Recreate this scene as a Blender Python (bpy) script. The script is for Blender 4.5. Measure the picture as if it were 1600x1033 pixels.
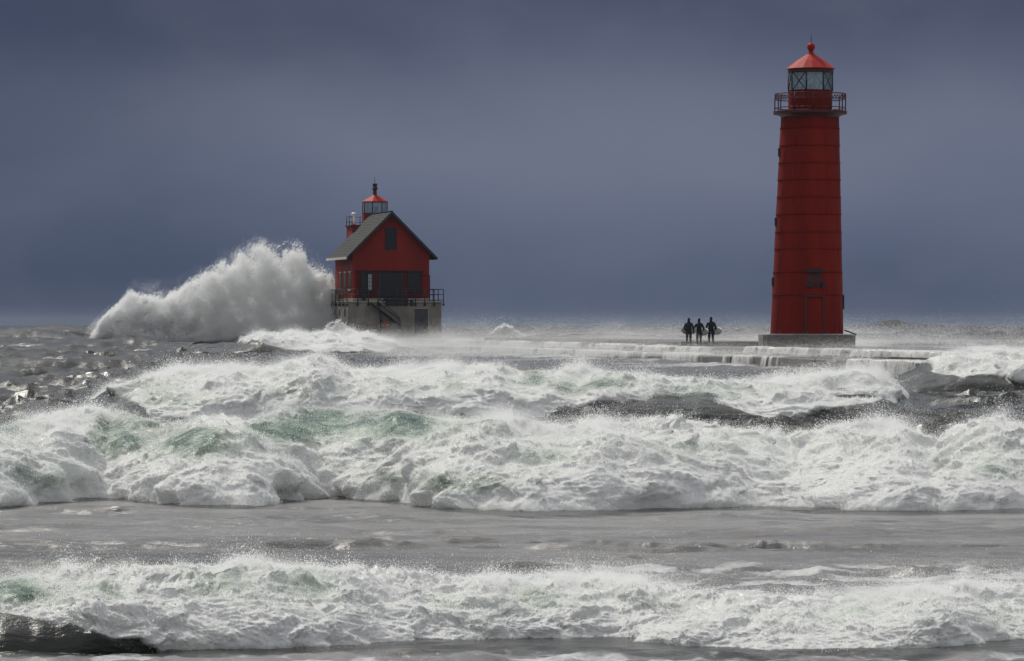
import bpy, bmesh, math, random
import numpy as np
from mathutils import Vector, Matrix

for o in list(bpy.data.objects):
    bpy.data.objects.remove(o)
random.seed(7)
RNG = np.random.default_rng(11)
scene = bpy.context.scene
COL = scene.collection
R = math.radians

# ------------------------------------------------------------------ camera
CAM_H = 2.6
FPX = 6000.0            # focal length in pixels of the 1600 px wide photograph
HOR = 506.0             # horizon row
cam_d = bpy.data.cameras.new('camera')
cam = bpy.data.objects.new('camera', cam_d)
COL.objects.link(cam)
cam_d.sensor_width = 36.0
cam_d.lens = 36.0 * FPX / 1600.0
cam_d.clip_start = 0.5
cam_d.clip_end = 30000.0
cam.location = (0, 0, CAM_H)
cam.rotation_euler = (R(90) - math.atan((516.5 - HOR) / FPX), 0, 0)
scene.camera = cam

# ------------------------------------------------------------------ sky, sun
SUN_EL, SUN_AZ = 50.0, -32.0      # azimuth from +Y (away from the camera) towards +X
w = bpy.data.worlds.new('World')
scene.world = w
w.use_nodes = True
nt = w.node_tree
nt.nodes.clear()


class NB:
    """small helper for node trees"""
    def __init__(s, tree):
        s.t = tree

    def n(s, typ, ins=None, **kw):
        nd = s.t.nodes.new(typ)
        for k, v in kw.items():
            setattr(nd, k, v)
        for k, v in (ins or {}).items():
            if isinstance(v, bpy.types.NodeSocket):
                s.t.links.new(v, nd.inputs[k])
            else:
                nd.inputs[k].default_value = v
        return nd

    def math(s, op, a, b=None, c=None, clamp=False):
        ins = {0: a}
        if b is not None: ins[1] = b
        if c is not None: ins[2] = c
        return s.n('ShaderNodeMath', ins, operation=op, use_clamp=clamp).outputs[0]

    def mix(s, f, a, b, blend='MIX'):
        nd = s.n('ShaderNodeMix', data_type='RGBA', blend_type=blend)
        for i, v in ((0, f), (6, a), (7, b)):
            if isinstance(v, bpy.types.NodeSocket):
                s.t.links.new(v, nd.inputs[i])
            else:
                nd.inputs[i].default_value = v
        return nd.outputs[2]

    def ramp(s, fac, stops, interp='LINEAR'):
        nd = s.n('ShaderNodeValToRGB', {0: fac})
        cr = nd.color_ramp
        cr.interpolation = interp
        while len(cr.elements) < len(stops):
            cr.elements.new(0.5)
        for e, (p, c) in zip(cr.elements, stops):
            e.position = p
            e.color = tuple(c) + (1,) if len(c) == 3 else c
        return nd.outputs[0]

    def noise(s, vec, scale, detail=4, rough=0.55, dist=0.0):
        return s.n('ShaderNodeTexNoise', {'Vector': vec, 'Scale': scale, 'Detail': detail,
                   'Roughness': rough, 'Distortion': dist}).outputs[0]


def srgb(r, g, b):
    f = lambda c: ((c / 255) / 12.92) if c / 255 <= 0.04045 else (((c / 255) + 0.055) / 1.055) ** 2.4
    return (f(r), f(g), f(b))


b = NB(nt)
sky = b.n('ShaderNodeTexSky', sky_type='NISHITA', sun_disc=False,
          sun_elevation=R(SUN_EL), sun_rotation=R(SUN_AZ), altitude=0, air_density=1.0, dust_density=2.0)
gen = b.n('ShaderNodeTexCoord').outputs['Generated']
sep = b.n('ShaderNodeSeparateXYZ', {0: gen})
X, Y, Z = sep.outputs
az = b.math('ARCTAN2', X, Y)
# storm front low over the lake: slate blue rain cloud, paler belt at three degrees
cv = b.n('ShaderNodeCombineXYZ', {0: b.math('MULTIPLY', az, 9.0), 1: b.math('MULTIPLY', Z, 15.0), 2: 3.7}).outputs[0]
big = b.noise(cv, 1.0, 2, 0.45, 0.4)
wisp = b.noise(cv, 2.2, 4, 0.5, 0.3)
zz = b.math('ADD', Z, b.math('MULTIPLY', b.math('SUBTRACT', big, 0.5), 0.055))
zz = b.math('SUBTRACT', zz, b.math('MULTIPLY', b.math('SUBTRACT', wisp, 0.5), 0.005))
low = b.ramp(b.math('MULTIPLY', zz, 5.0), [
    (0.0, srgb(62, 74, 98)), (0.07, srgb(66, 79, 104)), (0.17, srgb(86, 97, 121)),
    (0.25, srgb(102, 109, 130)), (0.34, srgb(78, 86, 109)), (0.44, srgb(62, 70, 92)),
    (0.7, srgb(95, 100, 122)), (1.0, srgb(135, 138, 150))], 'B_SPLINE')
dark = b.math('MULTIPLY', b.math('SUBTRACT', b.math('COSINE', b.math('MULTIPLY', b.math('ADD', az, 0.135), 14.0)), 0.25), 0.75, clamp=True)
low = b.mix(dark, low, srgb(54, 65, 88) + (1,))
low = b.mix(b.math('MULTIPLY', b.math('SUBTRACT', wisp, 0.42), 0.60, clamp=True), low, srgb(118, 122, 140) + (1,))
gz = b.math('POWER', b.math('DIVIDE', b.math('SUBTRACT', Z, 0.043), 0.030), 2.0)
ga = b.math('POWER', b.math('DIVIDE', b.math('SUBTRACT', az, 0.03), 0.13), 2.0)
glow = b.math('EXPONENT', b.math('MULTIPLY', b.math('ADD', gz, ga), -1.0))
low = b.mix(b.math('MULTIPLY', glow, 0.42), low, srgb(122, 127, 146) + (1,))
# broken sunlit cloud higher up
hv = b.n('ShaderNodeVectorMath', {0: gen, 1: (1, 1, 2.2)}, operation='MULTIPLY').outputs[0]
cl = b.noise(hv, 3.5, 5, 0.6, 0.3)
high = b.ramp(cl, [(0.3, (0.42, 0.44, 0.49)), (0.5, (0.74, 0.75, 0.79)), (0.7, (1.1, 1.09, 1.06))])
up = b.n('ShaderNodeMapRange', {0: Z, 1: 0.13, 2: 0.62}, interpolation_type='SMOOTHSTEP').outputs[0]
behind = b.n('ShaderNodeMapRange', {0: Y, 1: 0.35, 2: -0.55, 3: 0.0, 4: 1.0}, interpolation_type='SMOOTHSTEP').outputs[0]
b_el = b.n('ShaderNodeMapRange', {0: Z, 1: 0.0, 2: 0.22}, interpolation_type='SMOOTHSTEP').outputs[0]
up = b.math('MAXIMUM', up, b.math('MULTIPLY', b.math('MULTIPLY', behind, b_el), 0.38))       # front fill: unseen sunlit cloud added on the shore side
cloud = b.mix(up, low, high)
bg1 = b.n('ShaderNodeBackground', {0: sky.outputs[0], 1: 0.10})
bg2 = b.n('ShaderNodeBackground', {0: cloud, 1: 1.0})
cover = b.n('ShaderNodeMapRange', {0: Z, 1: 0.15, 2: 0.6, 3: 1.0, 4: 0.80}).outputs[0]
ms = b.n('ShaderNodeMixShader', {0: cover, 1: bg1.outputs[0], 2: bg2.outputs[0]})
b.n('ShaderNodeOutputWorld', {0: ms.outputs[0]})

sd = bpy.data.lights.new('sun', 'SUN')
sun = bpy.data.objects.new('sun', sd)
COL.objects.link(sun)
sd.energy = 3.2
sd.angle = R(0.6)
sd.color = (1.0, 0.955, 0.88)
sdir = Vector((math.sin(R(SUN_AZ)) * math.cos(R(SUN_EL)), math.cos(R(SUN_AZ)) * math.cos(R(SUN_EL)), math.sin(R(SUN_EL))))
sun.rotation_euler = sdir.to_track_quat('Z', 'Y').to_euler()
sun.location = (-60, 90, 90)

scene.render.engine = 'CYCLES'
scene.view_settings.view_transform = 'Standard'
scene.view_settings.look = 'None'
scene.view_settings.exposure = 0.0
scene.view_settings.gamma = 1.0
scene.view_settings.use_curve_mapping = False
cy = scene.cycles
cy.use_denoising = True
cy.max_bounces = 10
cy.diffuse_bounces = 7
cy.glossy_bounces = 3
cy.transmission_bounces = 8
cy.transparent_max_bounces = 12
cy.volume_bounces = 1
cy.sample_clamp_indirect = 6.0
cy.sample_clamp_direct = 2.5
cy.caustics_reflective = False
cy.caustics_refractive = False


# ------------------------------------------------------------------ noise
def _perm(seed):
    p = np.random.default_rng(seed).permutation(256).astype(np.int32)
    return np.concatenate([p, p])


_G3 = np.random.default_rng(5).normal(size=(256, 3)).astype(np.float32)
_G3 /= np.linalg.norm(_G3, axis=1, keepdims=True)


def perlin3(x, y, z, seed=0):
    x = np.asarray(x, np.float32); y = np.asarray(y, np.float32); z = np.asarray(z, np.float32)
    P = _perm(seed)
    xi = np.floor(x).astype(np.int32); yi = np.floor(y).astype(np.int32); zi = np.floor(z).astype(np.int32)
    xf = x - xi; yf = y - yi; zf = z - zi
    u = xf * xf * xf * (xf * (xf * 6 - 15) + 10)
    v = yf * yf * yf * (yf * (yf * 6 - 15) + 10)
    ww = zf * zf * zf * (zf * (zf * 6 - 15) + 10)
    xi &= 255; yi &= 255; zi &= 255
    out = 0
    for dx in (0, 1):
        a = P[(xi + dx) & 255]
        wx = u if dx else 1 - u
        for dy in (0, 1):
            bb = P[(a + yi + dy) & 255]
            wy = v if dy else 1 - v
            for dz in (0, 1):
                g = _G3[P[(bb + zi + dz) & 255]]
                wz = ww if dz else 1 - ww
                out = out + wx * wy * wz * (g[..., 0] * (xf - dx) + g[..., 1] * (yf - dy) + g[..., 2] * (zf - dz))
    return out * 1.5


def perlin2(x, y, seed=0):
    x = np.asarray(x, np.float32); y = np.asarray(y, np.float32)
    P = _perm(seed)
    xi = np.floor(x).astype(np.int32); yi = np.floor(y).astype(np.int32)
    xf = x - xi; yf = y - yi
    u = xf * xf * xf * (xf * (xf * 6 - 15) + 10)
    v = yf * yf * yf * (yf * (yf * 6 - 15) + 10)
    xi &= 255; yi &= 255
    out = 0
    for dx in (0, 1):
        a = P[(xi + dx) & 255]
        wx = u if dx else 1 - u
        for dy in (0, 1):
            g = _G2[P[(a + yi + dy) & 255]]
            wy = v if dy else 1 - v
            out = out + wx * wy * (g[..., 0] * (xf - dx) + g[..., 1] * (yf - dy))
    return out * 1.5


_a = np.linspace(0, 2 * math.pi, 257)[:256]
_G2 = np.stack([np.cos(_a), np.sin(_a)], 1).astype(np.float32)


def fbm2(x, y, octv=4, seed=0, gain=0.5):
    s = 0; a = 1.0; f = 1.0
    for i in range(octv):
        s = s + a * perlin2(x * f + 17.3 * i, y * f - 9.1 * i, seed + i)
        a *= gain; f *= 2.03
    return s


def fbm3(x, y, z, octv=4, seed=0, gain=0.5):
    s = 0; a = 1.0; f = 1.0
    for i in range(octv):
        s = s + a * perlin3(x * f + 17.3 * i, y * f - 9.1 * i, z * f + 4.7 * i, seed + i)
        a *= gain; f *= 2.03
    return s


def billow3(x, y, z, octv=5, seed=0, gain=0.55):
    """puffy cauliflower noise, about 0..1"""
    s = 0; a = 1.0; f = 1.0; t = 0
    for i in range(octv):
        s = s + a * np.abs(perlin3(x * f + 11.3 * i, y * f + 5.1 * i, z * f - 2.7 * i, seed + i))
        t += a; a *= gain; f *= 2.07
    return s / t * 2.6


def sstep(a, b_, x):
    t = np.clip((x - a) / (b_ - a), 0, 1)
    return t * t * (3 - 2 * t)


def interp(pts, x):
    p = np.array(sorted(pts), float)
    return np.interp(x, p[:, 0], p[:, 1])


# ------------------------------------------------------------------ materials
MATS = {}


def new_mat(name):
    m = bpy.data.materials.new(name)
    m.use_nodes = True
    m.node_tree.nodes.clear()
    MATS[name] = m
    return m, NB(m.node_tree)


def simple_mat(name, col, rough=0.6, metal=0.0, var=0.25, scale=3.0, bump=0.0, bscale=30.0, spec=0.4, streak=False):
    m, b = new_mat(name)
    tc = b.n('ShaderNodeTexCoord').outputs['Object']
    v = tc
    if streak:
        v = b.n('ShaderNodeVectorMath', {0: tc, 1: (1, 1, 0.12)}, operation='MULTIPLY').outputs[0]
    nz = b.noise(v, scale, 5, 0.6, 0.2)
    lo = tuple(c * (1 - var) for c in col) + (1,)
    hi = tuple(min(1, c * (1 + var)) for c in col) + (1,)
    c = b.ramp(nz, [(0.3, lo), (0.7, hi)])
    p = b.n('ShaderNodeBsdfPrincipled', {'Base Color': c, 'Roughness': rough, 'Metallic': metal})
    p.inputs['Specular IOR Level'].default_value = spec
    if bump:
        bn = b.noise(tc, bscale, 4, 0.6)
        bp = b.n('ShaderNodeBump', {'Strength': bump, 'Distance': 0.02, 'Height': bn})
        b.t.links.new(bp.outputs[0], p.inputs['Normal'])
    b.n('ShaderNodeOutputMaterial', {0: p.outputs[0]})
    return m


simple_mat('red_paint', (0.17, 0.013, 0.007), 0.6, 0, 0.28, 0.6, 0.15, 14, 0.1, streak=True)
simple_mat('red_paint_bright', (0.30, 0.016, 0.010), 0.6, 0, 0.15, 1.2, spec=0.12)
simple_mat('red_siding', (0.20, 0.018, 0.012), 0.7, 0, 0.18, 0.6, 0.1, 20, 0.2, streak=True)
simple_mat('dark_red_trim', (0.06, 0.010, 0.010), 0.5, 0, 0.15, 2)
simple_mat('maroon_panel', (0.075, 0.016, 0.013), 0.7, 0, 0.2, 0.8, spec=0.15)
simple_mat('concrete', (0.20, 0.185, 0.16), 0.8, 0, 0.32, 0.45, 0.5, 9, 0.3)
simple_mat('wet_concrete', (0.13, 0.12, 0.105), 0.28, 0, 0.35, 0.5, 0.5, 5, 0.5)
simple_mat('pale_concrete', (0.30, 0.29, 0.24), 0.8, 0, 0.25, 0.8, 0.4, 9, 0.3)
simple_mat('shingle', (0.034, 0.037, 0.034), 0.85, 0, 0.3, 1.6, 0.6, 8, 0.2)
simple_mat('dark_iron', (0.012, 0.014, 0.018), 0.5, 0, 0.2, 3)
simple_mat('window_dark', (0.010, 0.014, 0.016), 0.45, 0, 0.2, 3)
simple_mat('shutter_grey', (0.028, 0.034, 0.036), 0.5, 0, 0.2, 3)
simple_mat('steel_door', (0.05, 0.053, 0.056), 0.55, 0, 0.25, 1.5)
simple_mat('pale_lit_pane', (0.42, 0.45, 0.48), 0.5, 0, 0.05, 3)  # lit look of the window panes is put into this pale colour
simple_mat('white_trim', (0.55, 0.52, 0.48), 0.6, 0, 0.12, 3)
simple_mat('white_gloss', (0.72, 0.72, 0.70), 0.35, 0, 0.1, 3)
simple_mat('orange_plastic', (0.42, 0.06, 0.03), 0.5, 0, 0.1, 3)
simple_mat('neoprene', (0.012, 0.012, 0.015), 0.6, 0, 0.15, 8, spec=0.3)
simple_mat('board_white', (0.36, 0.36, 0.35), 0.3, 0, 0.06, 3)
simple_mat('board_green', (0.27, 0.32, 0.28), 0.3, 0, 0.06, 3)
simple_mat('board_dark', (0.06, 0.05, 0.03), 0.3, 0, 0.1, 3)
simple_mat('board_stripe', (0.25, 0.20, 0.11), 0.3, 0, 0.1, 3)

m, b = new_mat('lantern_glass')
g = b.n('ShaderNodeBsdfGlossy', {'Color': (0.9, 0.95, 0.95, 1), 'Roughness': 0.03})
t = b.n('ShaderNodeBsdfTransparent', {'Color': (0.80, 0.88, 0.86, 1)})
tr = b.n('ShaderNodeBsdfDiffuse', {'Color': (0.62, 0.68, 0.68, 1)})
mx = b.n('ShaderNodeMixShader', {0: 0.22, 1: t.outputs[0], 2: g.outputs[0]})
mx2 = b.n('ShaderNodeMixShader', {0: 0.10, 1: mx.outputs[0], 2: tr.outputs[0]})
b.n('ShaderNodeOutputMaterial', {0: mx2.outputs[0]})

# lake water: glassy where the foam attribute is 0, aerated foam where it is 1
m, b = new_mat('lake_water')
tc = b.n('ShaderNodeTexCoord').outputs['Object']
af = b.n('ShaderNodeAttribute', attribute_name='foam').outputs['Fac']
ag = b.n('ShaderNodeAttribute', attribute_name='green').outputs['Fac']
asl = b.n('ShaderNodeAttribute', attribute_name='silt_shade').outputs['Fac']
sv = b.n('ShaderNodeVectorMath', {0: tc, 1: (1.0, 0.8, 1.0)}, operation='MULTIPLY').outputs[0]
fn = b.noise(sv, 3.2, 7, 0.68, 0.6)
fn2 = b.noise(sv, 14.0, 5, 0.65, 0.8)
fnn = b.math('ADD', b.math('MULTIPLY', fn, 0.6), b.math('MULTIPLY', fn2, 0.4))
fac = b.math('ADD', b.math('MULTIPLY', af, 2.2), b.math('MULTIPLY', b.math('SUBTRACT', fnn, 0.5), 2.4))
fac = b.math('SUBTRACT', fac, 0.62, clamp=True)
fac = b.math('MULTIPLY', fac, b.n('ShaderNodeMapRange', {0: af, 1: 0.02, 2: 0.12}).outputs[0])
c0 = b.mix(asl, (0.022, 0.024, 0.020, 1), (0.196, 0.191, 0.180, 1))
gn = b.noise(sv, 2.2, 5, 0.6, 0.8)
gcol = b.ramp(gn, [(0.35, (0.020, 0.060, 0.040)), (0.5, (0.085, 0.140, 0.098)), (0.65, (0.24, 0.31, 0.235))])
c1 = b.mix(ag, c0, gcol)
rp = b.n('ShaderNodeVectorMath', {0: tc, 1: (1.0, 1.0, 1.0)}, operation='MULTIPLY').outputs[0]
r1 = b.noise(b.n('ShaderNodeVectorMath', {0: tc, 1: (0.45, 1.0, 1.0)}, operation='MULTIPLY').outputs[0], 6.0, 6, 0.66, 0.5)
r2 = b.noise(rp, 0.55, 4, 0.6, 0.4)
hgt = b.math('ADD', b.math('MULTIPLY', r1, 0.35), r2)
bp = b.n('ShaderNodeBump', {'Strength': 0.6, 'Distance': 0.16, 'Height': hgt})
pw = b.n('ShaderNodeBsdfPrincipled', {'Base Color': c1, 'Roughness': 0.2, 'IOR': 1.33, 'Normal': bp.outputs[0]})
fcn = b.noise(tc, 1.3, 3, 0.5)
fcol = b.mix(ag, b.ramp(fcn, [(0.3, (0.75, 0.765, 0.74)), (0.7, (0.83, 0.83, 0.82))]), (0.53, 0.61, 0.50, 1))
bf = b.n('ShaderNodeBump', {'Strength': 0.8, 'Distance': 0.06, 'Height': fnn})
df = b.n('ShaderNodeBsdfDiffuse', {'Color': fcol, 'Normal': bf.outputs[0]})
tl = b.n('ShaderNodeBsdfTranslucent', {'Color': fcol, 'Normal': bf.outputs[0]})
fm = b.n('ShaderNodeMixShader', {0: 0.34, 1: df.outputs[0], 2: tl.outputs[0]})
gl = b.n('ShaderNodeBsdfGlossy', {'Color': (1, 1, 1, 1), 'Roughness': 0.35, 'Normal': bf.outputs[0]})
fm = b.n('ShaderNodeMixShader', {0: 0.04, 1: fm.outputs[0], 2: gl.outputs[0]})
mx = b.n('ShaderNodeMixShader', {0: fac, 1: pw.outputs[0], 2: fm.outputs[0]})
b.n('ShaderNodeOutputMaterial', {0: mx.outputs[0]})

m, b = new_mat('spray')
df = b.n('ShaderNodeBsdfDiffuse', {'Color': (0.92, 0.925, 0.915, 1)})
tl = b.n('ShaderNodeBsdfTranslucent', {'Color': (0.92, 0.925, 0.915, 1)})
mx = b.n('ShaderNodeMixShader', {0: 0.5, 1: df.outputs[0], 2: tl.outputs[0]})
b.n('ShaderNodeOutputMaterial', {0: mx.outputs[0]})

m, b = new_mat('runoff')
tc = b.n('ShaderNodeTexCoord').outputs['Object']
v = b.n('ShaderNodeVectorMath', {0: tc, 1: (1, 1, 0.35)}, operation='MULTIPLY').outputs[0]
nz = b.noise(v, 4.0, 5, 0.7, 0.3)
c = b.ramp(nz, [(0.34, (0.40, 0.39, 0.34)), (0.55, (0.86, 0.86, 0.84))])
bp = b.n('ShaderNodeBump', {'Strength': 0.7, 'Distance': 0.08, 'Height': nz})
p = b.n('ShaderNodeBsdfPrincipled', {'Base Color': c, 'Roughness': 0.3, 'Normal': bp.outputs[0]})
tl = b.n('ShaderNodeBsdfTranslucent', {'Color': c})
mx = b.n('ShaderNodeMixShader', {0: 0.3, 1: p.outputs[0], 2: tl.outputs[0]})
b.n('ShaderNodeOutputMaterial', {0: mx.outputs[0]})


# ------------------------------------------------------------------ object helpers
def tag(o, label=None, cat=None, group=None, kind=None):
    if label: o['label'] = label
    if cat: o['category'] = cat
    if group: o['group'] = group
    if kind: o['kind'] = kind
    return o


def empty(name, loc=(0, 0, 0), rz=0.0, parent=None):
    o = bpy.data.objects.new(name, None)
    COL.objects.link(o)
    o.location = loc
    o.rotation_euler = (0, 0, rz)
    o.parent = parent
    o.empty_display_size = 0.3
    return o


def link_mesh(name, me, mat, parent=None, smooth=False):
    if mat:
        me.materials.append(MATS[mat])
    if smooth:
        me.polygons.foreach_set('use_smooth', np.ones(len(me.polygons), bool))
    o = bpy.data.objects.new(name, me)
    COL.objects.link(o)
    o.parent = parent
    return o


def build(name, bm, mat, parent=None, smooth=False):
    bmesh.ops.recalc_face_normals(bm, faces=bm.faces[:])
    me = bpy.data.meshes.new(name)
    bm.to_mesh(me)
    bm.free()
    return link_mesh(name, me, mat, parent, smooth)


def box(bm, lo, hi, bevel=0.0):
    r = bmesh.ops.create_cube(bm, size=1.0)
    vs = r['verts']
    for v in vs:
        v.co = Vector([lo[i] + (v.co[i] + 0.5) * (hi[i] - lo[i]) for i in range(3)])
    if bevel:
        es = list({e for v in vs for e in v.link_edges})
        bmesh.ops.bevel(bm, geom=es, offset=bevel, segments=1, affect='EDGES', profile=0.5)
    return vs


def tube(bm, a, b_, r, n=6, r2=None):
    a = Vector(a); b_ = Vector(b_)
    d = b_ - a
    q = d.to_track_quat('Z', 'Y').to_matrix()
    r2 = r if r2 is None else r2
    ra = [bm.verts.new(a + q @ Vector((r * math.cos(2 * math.pi * i / n), r * math.sin(2 * math.pi * i / n), 0))) for i in range(n)]
    rb = [bm.verts.new(b_ + q @ Vector((r2 * math.cos(2 * math.pi * i / n), r2 * math.sin(2 * math.pi * i / n), 0))) for i in range(n)]
    for i in range(n):
        bm.faces.new((ra[i], ra[(i + 1) % n], rb[(i + 1) % n], rb[i]))
    bm.faces.new(ra[::-1]); bm.faces.new(rb)


def lathe(bm, prof, n=48, rot=0.0, c=(0, 0)):
    rings = []
    for r, z in prof:
        rings.append([bm.verts.new((c[0] + r * math.sin(rot + 2 * math.pi * i / n), c[1] - r * math.cos(rot + 2 * math.pi * i / n), z)) for i in range(n)])
    for a, c2 in zip(rings, rings[1:]):
        for i in range(n):
            bm.faces.new((a[i], a[(i + 1) % n], c2[(i + 1) % n], c2[i]))
    bm.faces.new(rings[0][::-1]); bm.faces.new(rings[-1])


def obox(name, lo, hi, mat, parent, bevel=0.0):
    bm = bmesh.new(); box(bm, lo, hi, bevel)
    return build(name, bm, mat, parent)


def otube(name, a, b_, r, mat, parent, n=6):
    bm = bmesh.new(); tube(bm, a, b_, r, n)
    return build(name, bm, mat, parent, True)


_gn = None


def points_obj(name, P, rad, mat='spray', parent=None):
    """real droplets: every vertex becomes one small sphere"""
    global _gn
    me = bpy.data.meshes.new(name)
    P = np.ascontiguousarray(P, np.float32)
    me.vertices.add(len(P))
    me.vertices.foreach_set('co', P.ravel())
    at = me.attributes.new('rad', 'FLOAT', 'POINT')
    at.data.foreach_set('value', np.ascontiguousarray(rad, np.float32))
    if _gn is None:
        _gn = bpy.data.node_groups.new('droplets', 'GeometryNodeTree')
        _gn.interface.new_socket('Geometry', in_out='INPUT', socket_type='NodeSocketGeometry')
        _gn.interface.new_socket('Geometry', in_out='OUTPUT', socket_type='NodeSocketGeometry')
        gi = _gn.nodes.new('NodeGroupInput'); go = _gn.nodes.new('NodeGroupOutput')
        mp = _gn.nodes.new('GeometryNodeMeshToPoints')
        na = _gn.nodes.new('GeometryNodeInputNamedAttribute'); na.data_type = 'FLOAT'
        na.inputs['Name'].default_value = 'rad'
        sm = _gn.nodes.new('GeometryNodeSetMaterial'); sm.inputs['Material'].default_value = MATS['spray']
        L = _gn.links.new
        L(gi.outputs[0], mp.inputs['Mesh']); L(na.outputs[0], mp.inputs['Radius'])
        L(mp.outputs[0], sm.inputs['Geometry']); L(sm.outputs[0], go.inputs[0])
    o = link_mesh(name, me, mat, parent)
    md = o.modifiers.new('droplets', 'NODES')
    md.node_group = _gn
    return o


def grid_mesh(name, Xg, Yg, Zg, mat, attrs=None, parent=None):
    nr, nc = Xg.shape
    me = bpy.data.meshes.new(name)
    co = np.stack([Xg, Yg, Zg], -1).reshape(-1, 3).astype(np.float32)
    me.vertices.add(nr * nc)
    me.vertices.foreach_set('co', co.ravel())
    i = np.arange((nr - 1) * (nc - 1))
    r0 = (i // (nc - 1)) * nc + i % (nc - 1)
    q = np.stack([r0, r0 + 1, r0 + nc + 1, r0 + nc], 1).astype(np.int32)
    me.loops.add(q.size)
    me.loops.foreach_set('vertex_index', q.ravel())
    me.polygons.add(len(q))
    me.polygons.foreach_set('loop_start', np.arange(0, q.size, 4, dtype=np.int32))
    me.update(calc_edges=True)
    for k, a in (attrs or {}).items():
        at = me.attributes.new(k, 'FLOAT', 'POINT')
        at.data.foreach_set('value', np.ascontiguousarray(a, np.float32).ravel())
    return link_mesh(name, me, mat, parent, True)


def proj(x, y, z):
    """photo pixel of a world point"""
    return 800 + FPX * x / y, HOR + FPX * (CAM_H - z) / y


# ------------------------------------------------------------------ breaking waves: description
def d0(py):
    return FPX * CAM_H / (np.asarray(py, float) - HOR)


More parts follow.
